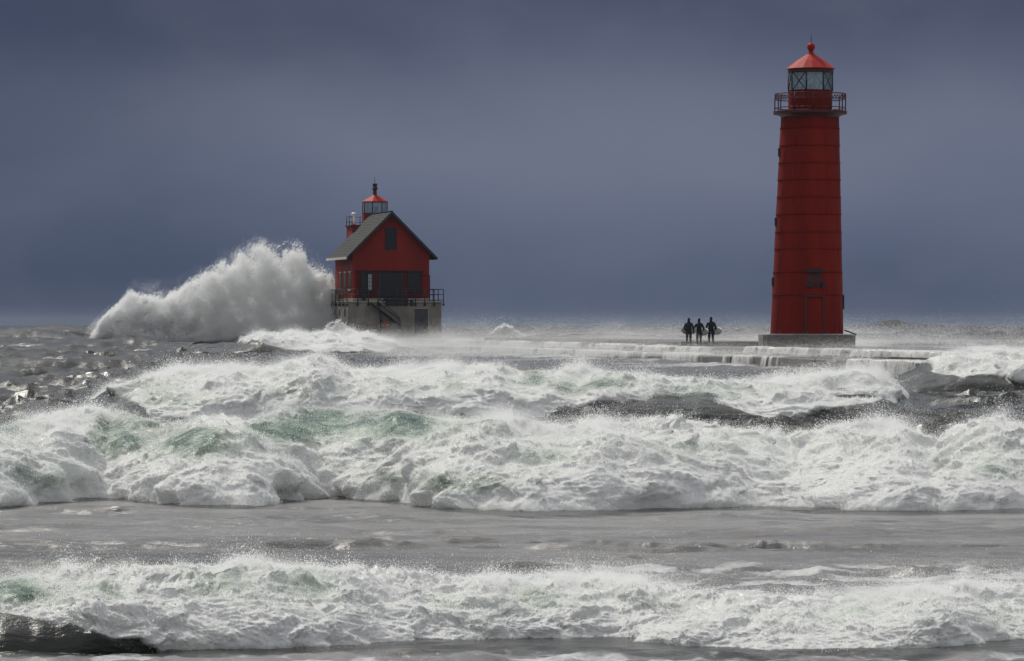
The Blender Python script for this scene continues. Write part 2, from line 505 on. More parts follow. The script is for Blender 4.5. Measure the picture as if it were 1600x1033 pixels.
WAVES = [
    dict(key='near', toe=[(-400, 1012), (0, 1024), (180, 1022), (300, 1018), (500, 1014), (700, 1005), (820, 1000), (950, 1002), (1200, 1022), (1400, 1020), (1600, 1004), (2000, 1012)],
         crest=[(-400, 930), (0, 908), (100, 893), (200, 884), (400, 882), (480, 890), (600, 886), (700, 900), (800, 905), (900, 903), (1000, 912), (1100, 925), (1200, 930), (1300, 931), (1400, 926), (1500, 914), (1600, 915), (2000, 920)],
         low=[(-400, 890), (0, 938), (60, 955), (120, 975), (180, 994), (240, 1012), (300, 1035), (2000, 1040)], F=1.9, back=3.4, lam=0.75,
         green=[(20, 915, 60, 14, .9), (150, 905, 50, 8, .6), (330, 905, 60, 12, .45), (480, 903, 40, 9, .3), (560, 940, 30, 14, .3), (700, 935, 40, 18, .4), (830, 930, 50, 22, .5), (1340, 938, 40, 7, .6), (1590, 960, 50, 20, .3)],
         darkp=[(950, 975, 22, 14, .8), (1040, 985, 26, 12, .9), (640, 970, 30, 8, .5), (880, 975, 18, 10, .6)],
         pts=330000, pr=0.0030, burst=[(1050, 60, 0.5), (1000, 30, .3), (520, 60, .15)]),
    dict(key='middle', toe=[(-400, 798), (0, 796), (170, 782), (300, 794), (390, 796), (500, 780), (600, 786), (700, 799), (820, 805), (1000, 800), (1200, 795), (1400, 802), (1600, 801), (2000, 795)],
         crest=[(-400, 660), (0, 668), (60, 655), (120, 640), (200, 647), (260, 660), (330, 648), (400, 655), (440, 640), (500, 637), (560, 642), (620, 640), (700, 658), (780, 655), (860, 668), (940, 665), (1000, 653), (1060, 650), (1130, 668), (1250, 678), (1330, 662), (1400, 665), (1460, 690), (1500, 664), (1560, 650), (1600, 672), (2000, 660)],
         low=[(-400, 820), (2000, 820)], F=4.6, back=6.0, lam=1.35,
         green=[(5, 662, 30, 16, 1.3), (190, 668, 60, 26, 1.0), (300, 685, 40, 26, .9), (410, 665, 36, 16, .9), (495, 658, 48, 20, 1.7), (610, 662, 58, 22, 1.3), (740, 665, 34, 10, .8), (720, 750, 70, 18, .55), (600, 740, 40, 20, .4), (850, 700, 60, 25, .3), (1545, 715, 26, 22, .4), (1100, 690, 80, 16, .3), (60, 740, 60, 25, .45)],
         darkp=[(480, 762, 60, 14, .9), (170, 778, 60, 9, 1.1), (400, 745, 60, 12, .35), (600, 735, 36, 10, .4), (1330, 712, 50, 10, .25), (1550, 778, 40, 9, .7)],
         pts=700000, pr=0.0044, burst=[(1555, 50, .8), (1500, 30, .4), (860, 50, .45), (600, 30, .7), (1060, 40, .3), (1330, 60, .5), (0, 60, .3)]),
    dict(key='third', toe=[(-400, 650), (100, 652), (250, 662), (1600, 664), (2000, 664)],
         crest=[(-400, 645), (60, 640), (110, 630), (170, 606), (220, 592), (280, 580), (330, 573), (400, 578), (440, 572), (470, 560), (490, 554), (515, 568), (560, 580), (640, 578), (700, 574), (760, 567), (820, 580), (900, 578), (1000, 585), (1100, 592), (1200, 598), (1290, 586), (1350, 578), (1390, 597), (1420, 622), (1470, 640), (1600, 655), (2000, 660)],
         low=[(-400, 600), (60, 622), (110, 622), (170, 610), (205, 622), (250, 655), (320, 680), (800, 680), (870, 634), (950, 632), (1040, 613), (1090, 617), (1140, 632), (1200, 646), (1260, 646), (1320, 626), (1400, 616), (1440, 600), (2000, 560)], F=6.5, back=9, lam=1.9,
         green=[(240, 600, 50, 12, .3), (620, 600, 60, 16, .3), (710, 600, 40, 12, .3), (830, 588, 36, 8, .6), (880, 600, 50, 12, .35), (450, 620, 60, 20, .3), (950, 605, 60, 12, .5), (1120, 610, 60, 10, .4), (280, 620, 60, 12, .5)],
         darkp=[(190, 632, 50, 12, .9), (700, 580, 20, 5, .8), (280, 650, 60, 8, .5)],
         pts=520000, pr=0.0065, burst=[(490, 40, .6), (770, 60, .7), (560, 60, .4), (1330, 80, .5), (900, 80, .4), (350, 80, .3), (690, 30, .5)]),
    dict(key='right', D=132.0, toe=[(-400, 640), (2600, 640)],
         crest=[(-400, 650), (1290, 645), (1370, 600), (1420, 580), (1460, 560), (1490, 551), (1530, 546), (1600, 548), (1700, 545), (2000, 560), (2600, 600)],
         low=[(-400, 500), (1430, 545), (1468, 576), (1502, 584), (1530, 578), (1570, 585), (1590, 598), (1650, 600), (2600, 600)], F=7.0, back=10, lam=2.0,
         green=[], darkp=[], pts=120000, pr=0.008, burst=[(1520, 60, .3), (1590, 60, .4)], xr=(1270, 2300)),
    dict(key='left', D=128.0, toe=[(-800, 640), (200, 640)],
         crest=[(-800, 620), (0, 616), (40, 618), (62, 630), (90, 640), (200, 645)],
         low=[(-800, 650), (0, 640), (60, 640), (90, 620), (200, 600)], F=3.0, back=5, lam=1.4,
         green=[], darkp=[], pts=25000, pr=0.008, burst=[], xr=(-500, 110)),
    dict(key='mound', D=300.0, toe=[(0, 560), (2000, 560)],
         crest=[(300, 552), (340, 544), (368, 535), (392, 524), (412, 519), (430, 520), (480, 524), (530, 521), (555, 519), (580, 526), (620, 538), (660, 548)],
         low=[(300, 530), (350, 533), (385, 532), (410, 536), (440, 543), (520, 545), (600, 546), (640, 540)], F=9.0, back=12, lam=2.6,
         green=[], darkp=[], pts=130000, pr=0.018, burst=[(540, 25, 1.1), (560, 20, .8), (410, 20, .5)], xr=(290, 680)),
]
for W in WAVES:
    pxs = np.linspace(-1100, 2700, 1901)
    if 'D' in W:
        Dt = np.full(pxs.shape, W['D'])
    else:
        Dt = d0(interp(W['toe'], pxs))
        k = np.hanning(31); Dt = np.convolve(np.pad(Dt, 15, 'edge'), k / k.sum(), 'valid')
    Dc = Dt + W['F']
    Hc = CAM_H - (interp(W['crest'], pxs) - HOR) * Dc / FPX
    if 'xr' in W:
        Hc = Hc * sstep(W['xr'][0] - 40, W['xr'][0] + 60, pxs) * (1 - sstep(W['xr'][1] - 60, W['xr'][1] + 40, pxs))
    W['tab'] = (pxs, Dc, np.maximum(Hc, 0.0))

WDARK = {'near': 0.55, 'middle': 0.5, 'third': 0.75, 'right': 0.85, 'left': 0.6, 'mound': 0.6}


def lake_height(x, y):
    """height of the lake, foam and silt there"""
    t = x / y
    px = 800 + FPX * t
    far = sstep(60, 250, y); vf = sstep(290, 430, y)
    h = np.zeros_like(x)
    # wind chop, crests running across the view, each octave turned a little
    wx0 = 0.8 * perlin2(x / 6, y / 5, 31); wy0 = 0.8 * perlin2(x / 6, y / 5, 32)
    patch = sstep(-0.1, 0.6, fbm2(x / 5.5, y / 2.0, 3, 120))
    small = np.zeros_like(x)
    for i, lam in enumerate((26, 15, 9, 5.6, 3.5, 2.2, 1.4, 0.88, 0.55, 0.34)):
        an = R((8, -14, 17, -20, 12, -9, 24, -18, 10, -25)[i])
        xr = (x + wx0) * math.cos(an) + (y + wy0) * math.sin(an); yr = -(x + wx0) * math.sin(an) + (y + wy0) * math.cos(an)
        st_ = 2.5 if lam < 5 else 2.1
        n_ = perlin2(xr / (lam * st_) + 7.7 * i, yr / lam - 3.1 * i, i + 1)
        r = 0.62 - np.abs(n_) * 2.0
        amp = 0.105 * lam ** 0.82 * (0.72 if lam > 2.5 else 1.4) * ((0.95 if lam < 1 else 0.3) * (1 - sstep(60, 72, y)) + sstep(60, 72, y) if lam < 9 else 1)
        if lam > 8: gate = 0.02 + 0.14 * sstep(75, 130, y) + 1.1 * vf
        elif lam > 2.5: gate = 0.05 + 0.60 * sstep(66, 110, y) + 0.4 * far
        else: gate = 0.16 + 0.34 * patch + 0.5 * sstep(62, 100, y)
        part = amp * r * gate * (np.clip(lam * 300.0 / y, 0, 1) if lam < 2 else 1.0)
        h = h + part
        if lam < 9: small = small + part
    h = h + vf * 0.4
    # thin foam streaks drawn out along the crests
    sx_ = x + 0.6 * perlin2(x / 2.0, y / 1.2, 33)
    rid = 1 - np.abs(fbm2(sx_ / 2.6, y / 0.75, 4, 130, 0.6)) * 2.4
    rid2 = 1 - np.abs(fbm2(sx_ / 9.0, y / 3.2, 4, 134, 0.6)) * 2.4
    streak = sstep(0.80, 1.0, rid) * sstep(-0.25, 0.5, fbm2(x / 5, y / 3, 2, 131)) * (1 - sstep(60, 90, y)) * 0.42
    streak = streak + sstep(0.82, 1.0, rid2) * sstep(70, 110, y) * 0.34
    calm = sstep(150, 190, y) * (1 - sstep(330, 380, y)) * sstep(380, 640, px)
    h = h * (1 - 0.62 * calm); small = small * (1 - 0.6 * calm)
    chop = small
    for yc_, hh_, wd_, xa, xb, xf in ((332, 1.25, 7.0, -900, 470, 90), (300, .6, 5, -900, 300, 90), (500, 2.3, 14, -900, 150, 60), (470, 1.3, 12, 1330, 1800, 60), (255, 0.75, 5, -900, 420, 120), (205, 0.6, 4, -900, 330, 90), (160, .45, 3, -900, 250, 90)):
        yy_ = yc_ + 7 * perlin2(x / 24, x * 0 + 0.5, int(yc_))
        am = hh_ * (0.75 + 0.5 * perlin2(x / 13, x * 0 + 0.5, int(yc_) + 1)) * sstep(xa - xf, xa + xf, px) * (1 - sstep(xb - xf, xb + xf, px))
        dd_ = y - yy_
        h = np.maximum(h, 0) * 0.0 + h + am * np.where(dd_ < 0, np.exp(-(dd_ / (wd_ * 0.55)) ** 2), np.exp(-(dd_ / (wd_ * 1.6)) ** 2))
    foam = sstep(0.75, 1.3, small + 0.3 * perlin2(x / 3, y / 3, 71)) * sstep(100, 300, y) * 0.6
    foam = np.maximum(foam, streak)
    foam = np.maximum(foam, vf * sstep(0.3, 0.9, fbm2(x / 9, y / 30, 4, 88) + 0.22 * small) * (0.10 + 0.26 * sstep(300, 700, px)))
    silt_shade = np.clip(0.84 - 0.72 * sstep(62, 100, y) + (0.55 - 0.40 * sstep(62, 100, y)) * fbm2(x / 7, y / 1.8, 5, 61, 0.6), 0.03, 1)
    for W in WAVES:
        pxs, Dc, Hc = W['tab']
        c = np.interp(px, pxs, Dc); hh = np.interp(px, pxs, Hc)
        d = y - c
        g = np.where(d < 0, np.exp(-(d / (W['F'] * 0.72)) ** 2), np.exp(-(d / (W['F'] * 1.15)) ** 2))
        h = h * (1 - 0.9 * np.sqrt(g) * sstep(0.1, 0.4, hh)) + hh * WDARK[W['key']] * g
        # painted toe shadow in front of the face, torn foam behind the crest
        if W['key'] in ('near', 'middle', 'third'):
            back = np.exp(-((d - W['F'] * 0.6) / (W['F'] * 0.7)) ** 2) * (d > 0)
            foam = np.maximum(foam, back * sstep(-0.35, 0.5, fbm2(x / 1.6, y / 1.1, 4, 90)) * 0.45)
            wr = 0.35 + 1.0 * sstep(-0.2, 0.6, fbm2(x / 4.0, x * 0 + 0.5, 3, 96))
            e = d + W['F']
            ramp_ = sstep(-wr, -0.05, e) * (e < 3)
            lift = {'near': 0.02, 'middle': 0.06, 'third': 0.08}[W['key']]
            h = h + lift * ramp_
            h = h * (1 - 0.75 * np.exp(-((e + 0.1) / 1.3) ** 2))
            fr = sstep(-wr * 1.3, -wr * 0.7, e) * (e < 1)
            silt_shade = silt_shade * (1 - 0.95 * fr); foam = foam * (1 - 0.9 * fr)  # toe shadow put into the colour along the foot of the wave
    # torn lace foam behind the nearest wave, right half of the view
    lace = sstep(34.5, 36.0, y) * (1 - sstep(40.5, 43.5, y)) * sstep(650, 900, px)
    foam = np.maximum(foam, lace * (0.22 + 0.34 * sstep(-0.2, 0.45, fbm2(x / 0.9, y / 0.8, 5, 97))))
    h = h + lace * 0.05 * fbm2(x / 0.7, y / 0.5, 4, 98)
    fg = 1 - sstep(29.5, 31.0, y)
    foam = np.maximum(foam, fg * 0.55 * sstep(-0.1, 0.5, fbm2(x / 0.9, y / 1.2, 5, 99)))
    h = h + fg * 0.05 * fbm2(x / 0.6, y / 0.6, 4, 100)
    flat = sstep(41, 44, y) * (1 - sstep(52, 55, y))
    foam = np.maximum(foam, 0.22 * flat * sstep(0.0, 0.6, fbm2(x / 2.5, y / 2.0, 5, 101)))
    # milky water washed off the pier
    pw_ = sstep(165, 215, y) * (1 - sstep(300, 380, y)) * sstep(-14, 4, x - (-11 + (329 - y) * 0.178))
    foam = np.maximum(foam, 0.55 * pw_ * sstep(-0.5, 0.4, fbm2(x / 6, y / 8, 4, 102)))
    h = h + 0.32 * pw_
    silt_shade = np.clip(silt_shade + 0.5 * pw_, 0, 1)
    return h, np.clip(foam, 0, 1), silt_shade, chop


# lake surface
ys = [13.0]
while ys[-1] < 600:
    ys.append(ys[-1] * (1.0019 if 27 < ys[-1] < 60 else 1.0033))
while ys[-1] < 14000:
    ys.append(ys[-1] * 1.03)
ys = np.array(ys)
ts = np.concatenate([np.linspace(-0.7, -0.16, 40)[:-1], np.linspace(-0.16, 0.16, 470), np.linspace(0.16, 0.7, 40)[1:]])
T, YG = np.meshgrid(ts, ys)
XG = T * YG
HG, FO, SI, CH = lake_height(XG, YG)
lean_ = np.clip(CH, -0.5, 1.0) * 1.1 * np.clip(400 / YG, 0, 1)      # crests lean towards the shore
HG = np.where(YG > 600, HG * np.clip(600 / YG, 0.3, 1), HG)
YD = YG - lean_
lake = grid_mesh('lake_water', T * YD, YD, HG, 'lake_water', {'foam': FO, 'silt_shade': SI, 'green': FO * 0})
tag(lake, kind='structure')
# the water goes on behind and beside the camera
bm = bmesh.new()
for lo, hi in (((-9000, -9000), (9000, 13.0)),):
    vs = [bm.verts.new(p) for p in ((lo[0], lo[1], -0.35), (hi[0], lo[1], -0.35), (hi[0], hi[1], -0.35), (lo[0], hi[1], -0.35))]
    bm.faces.new(vs)
for sx in (-1, 1):
    vs = [bm.verts.new(p) for p in ((sx * 9.0, 13, -0.36), (sx * 9000, 13, -0.36), (sx * 9800, 14000, -0.36))]
    bm.faces.new(vs)
tag(build('surrounding_water', bm, 'lake_water'), kind='structure')

LABEL = {
    'near': 'nearest low breaker in the foreground with dark green lip at its left end',
    'middle': 'widest white breaking wave with green glassy windows along its crest',
    'third': 'breaking wave behind the widest one, dark water under its right end',
    'right': 'dark swell with a foaming crest at the right, in front of the pier',
    'left': 'tiny whitecap on the dark water at the far left',
    'mound': 'white foam mound breaking in front of the red house'}


def build_wave(W, idx):
    pxs, Dc_, Hc_ = W['tab']
    x0, x1 = W.get('xr', (-1000, 2600))
    a0, a1 = max(x0, -20), min(x1, 1620)
    nd = max(60, int((a1 - a0) / 2.1))
    px = np.linspace(a0, a1, nd)
    if x0 < a0: px = np.concatenate([np.linspace(x0, a0, 110)[:-1], px])
    if x1 > a1: px = np.concatenate([px, np.linspace(a1, x1, 110)[1:]])
    Dc = np.interp(px, pxs, Dc_); Hc = np.interp(px, pxs, Hc_)
    nb, nf = 26, {'near': 104, 'middle': 120, 'third': 84}.get(W['key'], 46)
    vb = np.linspace(0, 1, nb)[:-1]
    th = np.linspace(0, 1, nf) ** 0.9 * (math.pi / 2)
    lam = W['lam']
    wob = lam * 0.28 * fbm2(px / 6000 * Dc / (lam * 1.6), Dc * 0 + .5, 3, 200 + idx)
    Yl = []; Zl = []; NY = []; NZ = []; TT = []
    for v in vb:      # back slope, rising to the crest
        Yl.append(Dc + W['back'] * (1 - v)); Zl.append(Hc * (0.5 - 0.5 * math.cos(math.pi * v)) ** 0.9 * 0.98 - 0.12 * (1 - v))
        NY.append(0.3); NZ.append(0.95); TT.append(v - 1)
    for q in th:      # over the crest and down the front
        s, c = math.sin(q), math.cos(q)
        pw = 1.15 - 0.5 * (1 - sstep(150, 330, px)) if W['key'] == 'near' else 1.15
        Yl.append(Dc - W['F'] * s ** pw); Zl.append(Hc * c ** 0.85 - 0.04 * s ** 3)
        NY.append(-s); NZ.append(c); TT.append(q / (math.pi / 2))
    Yg = np.array(Yl); Zg = np.array(Zl)
    NYg = np.array(NY)[:, None] + 0 * Yg; NZg = np.array(NZ)[:, None] + 0 * Yg
    Tg = np.array(TT)[:, None] + 0 * Yg
    Xg = (px[None, :] - 800) / FPX * Yg
    PX, PY = proj(Xg, Yg, Zg)
    # foam coverage
    low = interp(W['low'], PX)
    ppm = FPX / Yg
    ragged = 0.20 * lam * ppm * 0.5 * fbm3(Xg / lam * 1.2, Yg / lam, Zg / lam, 4, 300 + idx)
    soft = 0.06 * lam * ppm + 2
    foam = sstep(-soft, soft, low + ragged - PY)
    green = np.zeros_like(foam)
    gw = fbm3(Xg / lam * 1.6, Yg / lam * 1.0, Zg / lam * 1.6, 4, 320 + idx)
    for gx, gy, sx, sy, a in W['green']:
        green += a * np.exp(-((PX - gx) / sx) ** 2 - ((PY - gy) / sy) ** 2)
    green = np.clip(1.35 * green * (1 + 0.6 * gw), 0, 1.6)
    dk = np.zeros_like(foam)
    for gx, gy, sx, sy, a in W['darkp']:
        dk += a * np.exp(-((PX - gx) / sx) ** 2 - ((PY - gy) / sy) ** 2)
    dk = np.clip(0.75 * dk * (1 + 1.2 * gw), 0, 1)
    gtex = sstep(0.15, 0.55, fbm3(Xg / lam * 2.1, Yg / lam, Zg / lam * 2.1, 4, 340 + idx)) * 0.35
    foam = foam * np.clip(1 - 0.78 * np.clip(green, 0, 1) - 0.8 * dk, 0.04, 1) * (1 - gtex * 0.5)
    foam = np.where(Tg < 0, foam * (0.30 + 0.7 * (1 + Tg) ** 1.5), foam)
    amp = lam * (0.004 + 0.996 * foam) * np.clip(Hc / (lam * 0.5), 0, 1)
    amp = amp * np.where(Tg < 0, (1 + Tg) ** 1.2, 1.0)
    # displaced, puffy body
    wx_ = 0.25 * fbm3(Xg / lam * 1.5, Yg / lam * 1.5, Zg / lam * 1.5, 2, 352 + idx)
    bl = 0.45 * billow3(Xg / lam * 1.0 + wx_, Yg / lam, Zg / lam * 1.2 - wx_, 2, 350 + idx, 0.5) + 0.30
    puff = (billow3(Xg / lam * 3.6 + wx_, Yg / lam * 3.6, Zg / lam * 3.6, 5, 360 + idx, 0.68) - 0.62) * 1.1
    big = fbm3(Xg / lam * 0.55, Yg / lam * 0.5, Zg / lam * 0.5, 2, 370 + idx)
    fine = perlin3(Xg / lam * 17, Yg / lam * 17, Zg / lam * 17, 380 + idx)
    disp = amp * (0.30 * (bl - 0.62) + 0.24 * big + (0.085 if W['key'] == 'near' else 0.068) * puff + 0.022 * fine) * (1 - 0.5 * sstep(0.75, 1.0, Tg))
    if True:
        gl = (1 - foam) * (1 - 0.6 * np.clip(green, 0, 1)) * lam * ((0.020 if W['key'] == 'near' else 0.060) * fbm3(Xg / lam / 2.4, Yg / lam * 1.3, Zg / lam * 1.9, 6, 390, 0.54)) * np.clip(Hc / (lam * 0.4), 0, 1)
        disp = disp + gl
    spk = np.maximum(fbm3(Xg / (lam * 0.42), Yg / lam * 0.5, Zg * 0 + 0.5, 4, 440 + idx, 0.6), 0) ** 1.3
    disp = disp + lam * 0.16 * spk * foam * np.exp(-(Tg / 0.16) ** 2) * np.clip(Hc / (lam * 0.5), 0, 1)
    Yg = Yg + disp * NYg + wob[None, :] * np.sin(np.clip(Tg, 0, 1) * math.pi)
    Zg = Zg + disp * np.maximum(NZg, 0.35) * (Hc[None, :] > 0.02)
    Xg = Xg + 0.25 * amp * fbm3(Xg / lam * 1.7, Yg / lam * 1.7, Zg / lam * 1.7 + 9, 3, 395 + idx)
    for _ in range(3):
        pX, pY = proj(Xg, Yg, Zg)
        jt = np.argmin(pY, axis=0); cols_ = np.arange(len(px))
        err = (pY[jt, cols_] - interp(W['crest'], pX[jt, cols_])) * Yg[jt, cols_] / FPX
        kk = np.hanning(23); err = np.convolve(np.pad(err, 11, 'edge'), kk / kk.sum(), 'valid')
        zt_ = np.maximum(Zg[jt, cols_], 0.15)
        Zg = np.where(Zg > 0, Zg * np.clip(1 + err / zt_, 0.5, 1.6)[None, :], Zg)
    Zg = np.where(Hc[None, :] < 0.03, -0.6, Zg)
    silt_shade = np.full(foam.shape, 0.04 if W['key'] == 'near' else 0.10)
    upper = np.clip(1 - np.abs(Tg - 0.3) / 0.45, 0, 1)
    green = np.clip(green, 0, 1) + 0.30 * upper * sstep(-0.4, 0.4, fbm3(Xg / lam * 0.8, Yg / lam, Zg / lam * 0.8, 3, 397 + idx))
    cx = float((px.mean() - 800) / FPX * Dc.mean()); root = empty('breaking_wave', (cx, float(Dc.mean()), 0))
    tag(root, LABEL[W['key']], 'wave')
    o = grid_mesh('wave_face', Xg - cx, Yg - float(Dc.mean()), Zg, 'lake_water', {'foam': foam, 'silt_shade': silt_shade, 'green': np.clip(green, 0, 1)}, root)
    # droplets torn off the foam
    wgt = (foam ** 2.0) * (ppm ** 0) * np.where(Tg < -0.35, 0.0, 1) * (0.45 + 1.3 * np.exp(-(Tg / 0.12) ** 2) + 1.2 * sstep(0.86, 0.98, Tg))
    dx = np.gradient(px)[None, :] * Yg / FPX
    gust = 0.2 + 1.7 * sstep(-0.15, 0.5, fbm2(Xg[0] / (lam * 1.3), Xg[0] * 0 + .5, 3, 460 + idx))[None, :]
    wgt = wgt * np.where(np.abs(Tg) < 0.25, gust, 1.0)
    wgt = wgt * dx * (np.hypot(np.gradient(Yg, axis=0), np.gradient(Zg, axis=0)) + 1e-4) * (PX > -700) * (PX < 2300) * np.where((PX > -60) & (PX < 1660), 1.0, 0.35)
    cdf = np.cumsum(wgt.ravel()); cdf /= cdf[-1]
    N = W['pts']
    ii = np.searchsorted(cdf, RNG.random(N))
    ii = np.clip(ii, 0, wgt.size - 1)
    X_, Y_, Z_ = Xg.ravel()[ii], Yg.ravel()[ii], Zg.ravel()[ii]
    ny, nz = NYg.ravel()[ii], NZg.ravel()[ii]
    t_ = Tg.ravel()[ii]; pxp = PX.ravel()[ii]
    top = np.exp(-(np.abs(t_) / 0.22) ** 2)
    clump = sstep(-0.05, 0.5, fbm3(X_ / lam * 2.5, Y_ / lam * 2.5, Z_ / lam * 2.5, 3, 410 + idx))
    ln = RNG.exponential(1.0, N) * (0.008 * lam + 0.030 * lam * clump + 0.024 * lam * top * clump)
    bst = np.zeros(N)
    for bx, bw, ba in W['burst']:
        bst += ba * np.exp(-((pxp - bx) / bw) ** 2)
    plume = (RNG.random(N) < 0.07 * top)
    jet = sstep(-0.05, 0.65, fbm2(X_ / (0.45 * lam), Y_ * 0 + 3.5, 4, 430 + idx)) + 0.06
    up_ = plume * RNG.exponential(1.0, N) * (0.022 * lam + 0.24 * bst) * jet * 1.3
    jit = 0.35 * ln
    X_ = X_ + RNG.normal(0, 1, N) * jit + RNG.normal(0, 0.25, N) * up_ + up_ * 0.25
    Y_ = Y_ + ny * ln + RNG.normal(0, 1, N) * jit - RNG.random(N) * up_ * 0.4
    Z_ = Z_ + np.maximum(nz, 0.3) * ln + up_ + RNG.normal(0, 1, N) * jit * 0.5
    rad = W['pr'] * (0.35 + RNG.gamma(1.6, 0.30, N)) * np.where(plume, 0.7, 1)
    rad = np.clip(rad * 0.85, 0, W['pr'] * 1.7)
    # fine veil hanging before the tumbling front
    Nv = int(N * 1.8)
    iv = np.clip(np.searchsorted(cdf, RNG.random(Nv)), 0, wgt.size - 1)
    lv = RNG.exponential(1.0, Nv) * 0.11 * lam * (0.35 + sstep(-0.2, 0.5, fbm3(Xg.ravel()[iv] / lam * 1.3, Yg.ravel()[iv] / lam, Zg.ravel()[iv] / lam * 1.3, 3, 450 + idx)))
    Xv = Xg.ravel()[iv] + RNG.normal(0, 1, Nv) * lv * 0.6
    Yv = Yg.ravel()[iv] + NYg.ravel()[iv] * lv
    Zv = Zg.ravel()[iv] + np.maximum(NZg.ravel()[iv], 0.15) * lv * 0.55
    X_ = np.concatenate([X_, Xv]); Y_ = np.concatenate([Y_, Yv]); Z_ = np.concatenate([Z_, Zv])
    rad = np.concatenate([rad, W['pr'] * 0.42 * (0.6 + 0.8 * RNG.random(Nv))])
    s = points_obj('spray', np.stack([X_ - cx, Y_ - float(Dc.mean()), Z_], 1), rad, parent=root)
    tag(s, kind='stuff')


for i, W in enumerate(WAVES):
    build_wave(W, i)

# ------------------------------------------------------------------ the pier
LX, LY = 18.5, 241.0
PA = R(10.5)
pier = empty('pier', (LX, LY, 0), PA)
tag(pier, 'low stepped concrete pier awash with water, running out to the red house', 'pier')


def slab(lo, hi, mat='wet_concrete', tilt=0.0):
    bm = bmesh.new()
    vs = box(bm, lo, hi, 0.05)
    for v in bm.verts:
        v.co.z += tilt * (v.co.y - lo[1]) / (hi[1] - lo[1]) if v.co.z > lo[2] + 0.2 else 0
    return build('slab', bm, mat, pier)


rs = random.Random(3)
s = -84.0
LOWZ, MAINZ = 0.75, 1.12
while s < 160:
    L = 9.0
    slab((-10 + rs.uniform(-.12, .12), s, -1.5), (-5.8 if s < -8 or s > 8 else -8.75, s + L - 0.07, LOWZ + rs.uniform(-.05, .05)), tilt=rs.uniform(-.06, .06))
    s += L
s = -84.0
while s < 160:
    L = 9.0
    e = -8.6 if -8 <= s + 1 <= 8 else -5.75
    slab((e, s + 0.03, -1.5), (7.5, s + L - 0.05, MAINZ + rs.uniform(-.012, .012)))
    s += L
# raised slab behind the surfers
for k in range(7):
    slab((-5.9 + 0.12 * k, 9.5 + k * 11.0, MAINZ + 0.004), (1.5, 9.5 + k * 11.0 + 10.9, MAINZ + 0.33))


def runoff(s0, s1, lat, ztop, zbot, seed, cover=0.0):
    """white sheets of water pouring over an edge of the pier"""
    n = int((s1 - s0) / 0.08)
    ss = np.linspace(s0, s1, n)
    v = np.linspace(0, 1, 14)
    S, V = np.meshgrid(ss, v)
    h5 = ss * 0 + 0.5
    pres = 1.3 * fbm2(ss / 7.0, h5, 4, seed, 0.5) + 0.25 * np.sign(perlin2(ss / 1.1, h5, seed + 3)) * (perlin2(ss / 0.9, h5, seed + 2) > 0.22) + cover - 0.05
    thick = np.clip(pres * 0.9 + 0.1, -0.15, 0.5) + 0.05 * perlin2(ss / 1.3, h5, seed + 9)
    over = 0.35 + 0.2 * perlin2(ss / 2, h5, seed + 4)
    A = np.clip(V / 0.3, 0, 1); Bv = np.clip((V - 0.3) / 0.7, 0, 1)
    lx = lat + (0.8 * (1 - A)) - (over * np.sqrt(Bv)) * (0.6 + 0.4 * thick) - thick * 0.3 * (V > 0.25)
    lx = np.where(pres[None, :] < -0.12, lat + 0.25, lx)
    zz_ = ztop + 0.05 + thick[None, :] * 0.12 - (ztop - zbot) * Bv ** 1.6 + 0.03 * perlin2(S / 0.3, V * 3, seed + 5)
    zz_ = np.where(pres[None, :] < -0.12, ztop - 0.3 - V, zz_)
    return grid_mesh('runoff_water', lx, S, zz_, 'runoff', None, pier)


for a_ in ((-84, -30, -10.0, LOWZ, -0.2, 501, 0.2), (-30, 8, -10.0, LOWZ, -0.2, 502, 0.12), (8, 45, -10.0, LOWZ, -0.2, 503, -0.05), (45, 150, -10.0, LOWZ, -0.2, 504, -0.12),
           (-84, -8.2, -5.75, MAINZ, LOWZ + .02, 505, 0.05), (-8.0, 10, -8.6, MAINZ, LOWZ + .02, 506, 0.15), (10, 120, -5.75, MAINZ, LOWZ + 0.02, 507, -0.1)):
    tag(runoff(*a_), kind='stuff')

# ------------------------------------------------------------------ tall lighthouse
PXM = 25.0
zl = lambda py: CAM_H - (py - HOR) / PXM          # height at the tower for a photo row
lh = empty('lighthouse', (LX, LY, MAINZ), 0)
tag(lh, 'tall round red iron lighthouse with open gallery, standing on a concrete block', 'lighthouse')
Z0 = MAINZ
T_ = lambda py: zl(py) - Z0
# base with cut corners
bm = bmesh.new()
hw, cc = 2.62, 0.26
pts = [(-hw, -hw), (hw, -hw), (hw + cc, -hw + 0.6), (hw + cc, hw), (-hw - cc, hw), (-hw - cc, -hw + 0.6)]
lo_ = [bm.verts.new((x, y, -0.05)) for x, y in pts]; hi_ = [bm.verts.new((x, y, T_(522.5))) for x, y in pts]
bm.faces.new(lo_[::-1]); bm.faces.new(hi_)
for i in range(6):
    bm.faces.new((lo_[i], lo_[(i + 1) % 6], hi_[(i + 1) % 6], hi_[i]))
bmesh.ops.bevel(bm, geom=bm.edges[:], offset=0.04, segments=1, affect='EDGES')
build('base_block', bm, 'wet_concrete', lh)
lean = math.tan(R(0.85))
tower_top = T_(176); tower_bot = T_(522)
rad_at = lambda z: 2.28 + (1.80 - 2.28) * (z - tower_bot) / (tower_top - tower_bot)
offs = lambda z: (lean * (z - tower_bot))
rows = [522, 460.5, 424.5, 388, 361.5, 334, 307, 280, 253.5, 226.5, 199, 176]


def leaned(name, prof, mat, n=64, rot=0.0, smooth=True, parent=lh):
    bm = bmesh.new(); lathe(bm, prof, n, rot)
    for v in bm.verts:
        v.co.x += offs(v.co.z)
    o = build(name, bm, mat, parent, smooth)
    if smooth:
        md = o.modifiers.new('edges', 'EDGE_SPLIT'); md.split_angle = R(35)
    return o


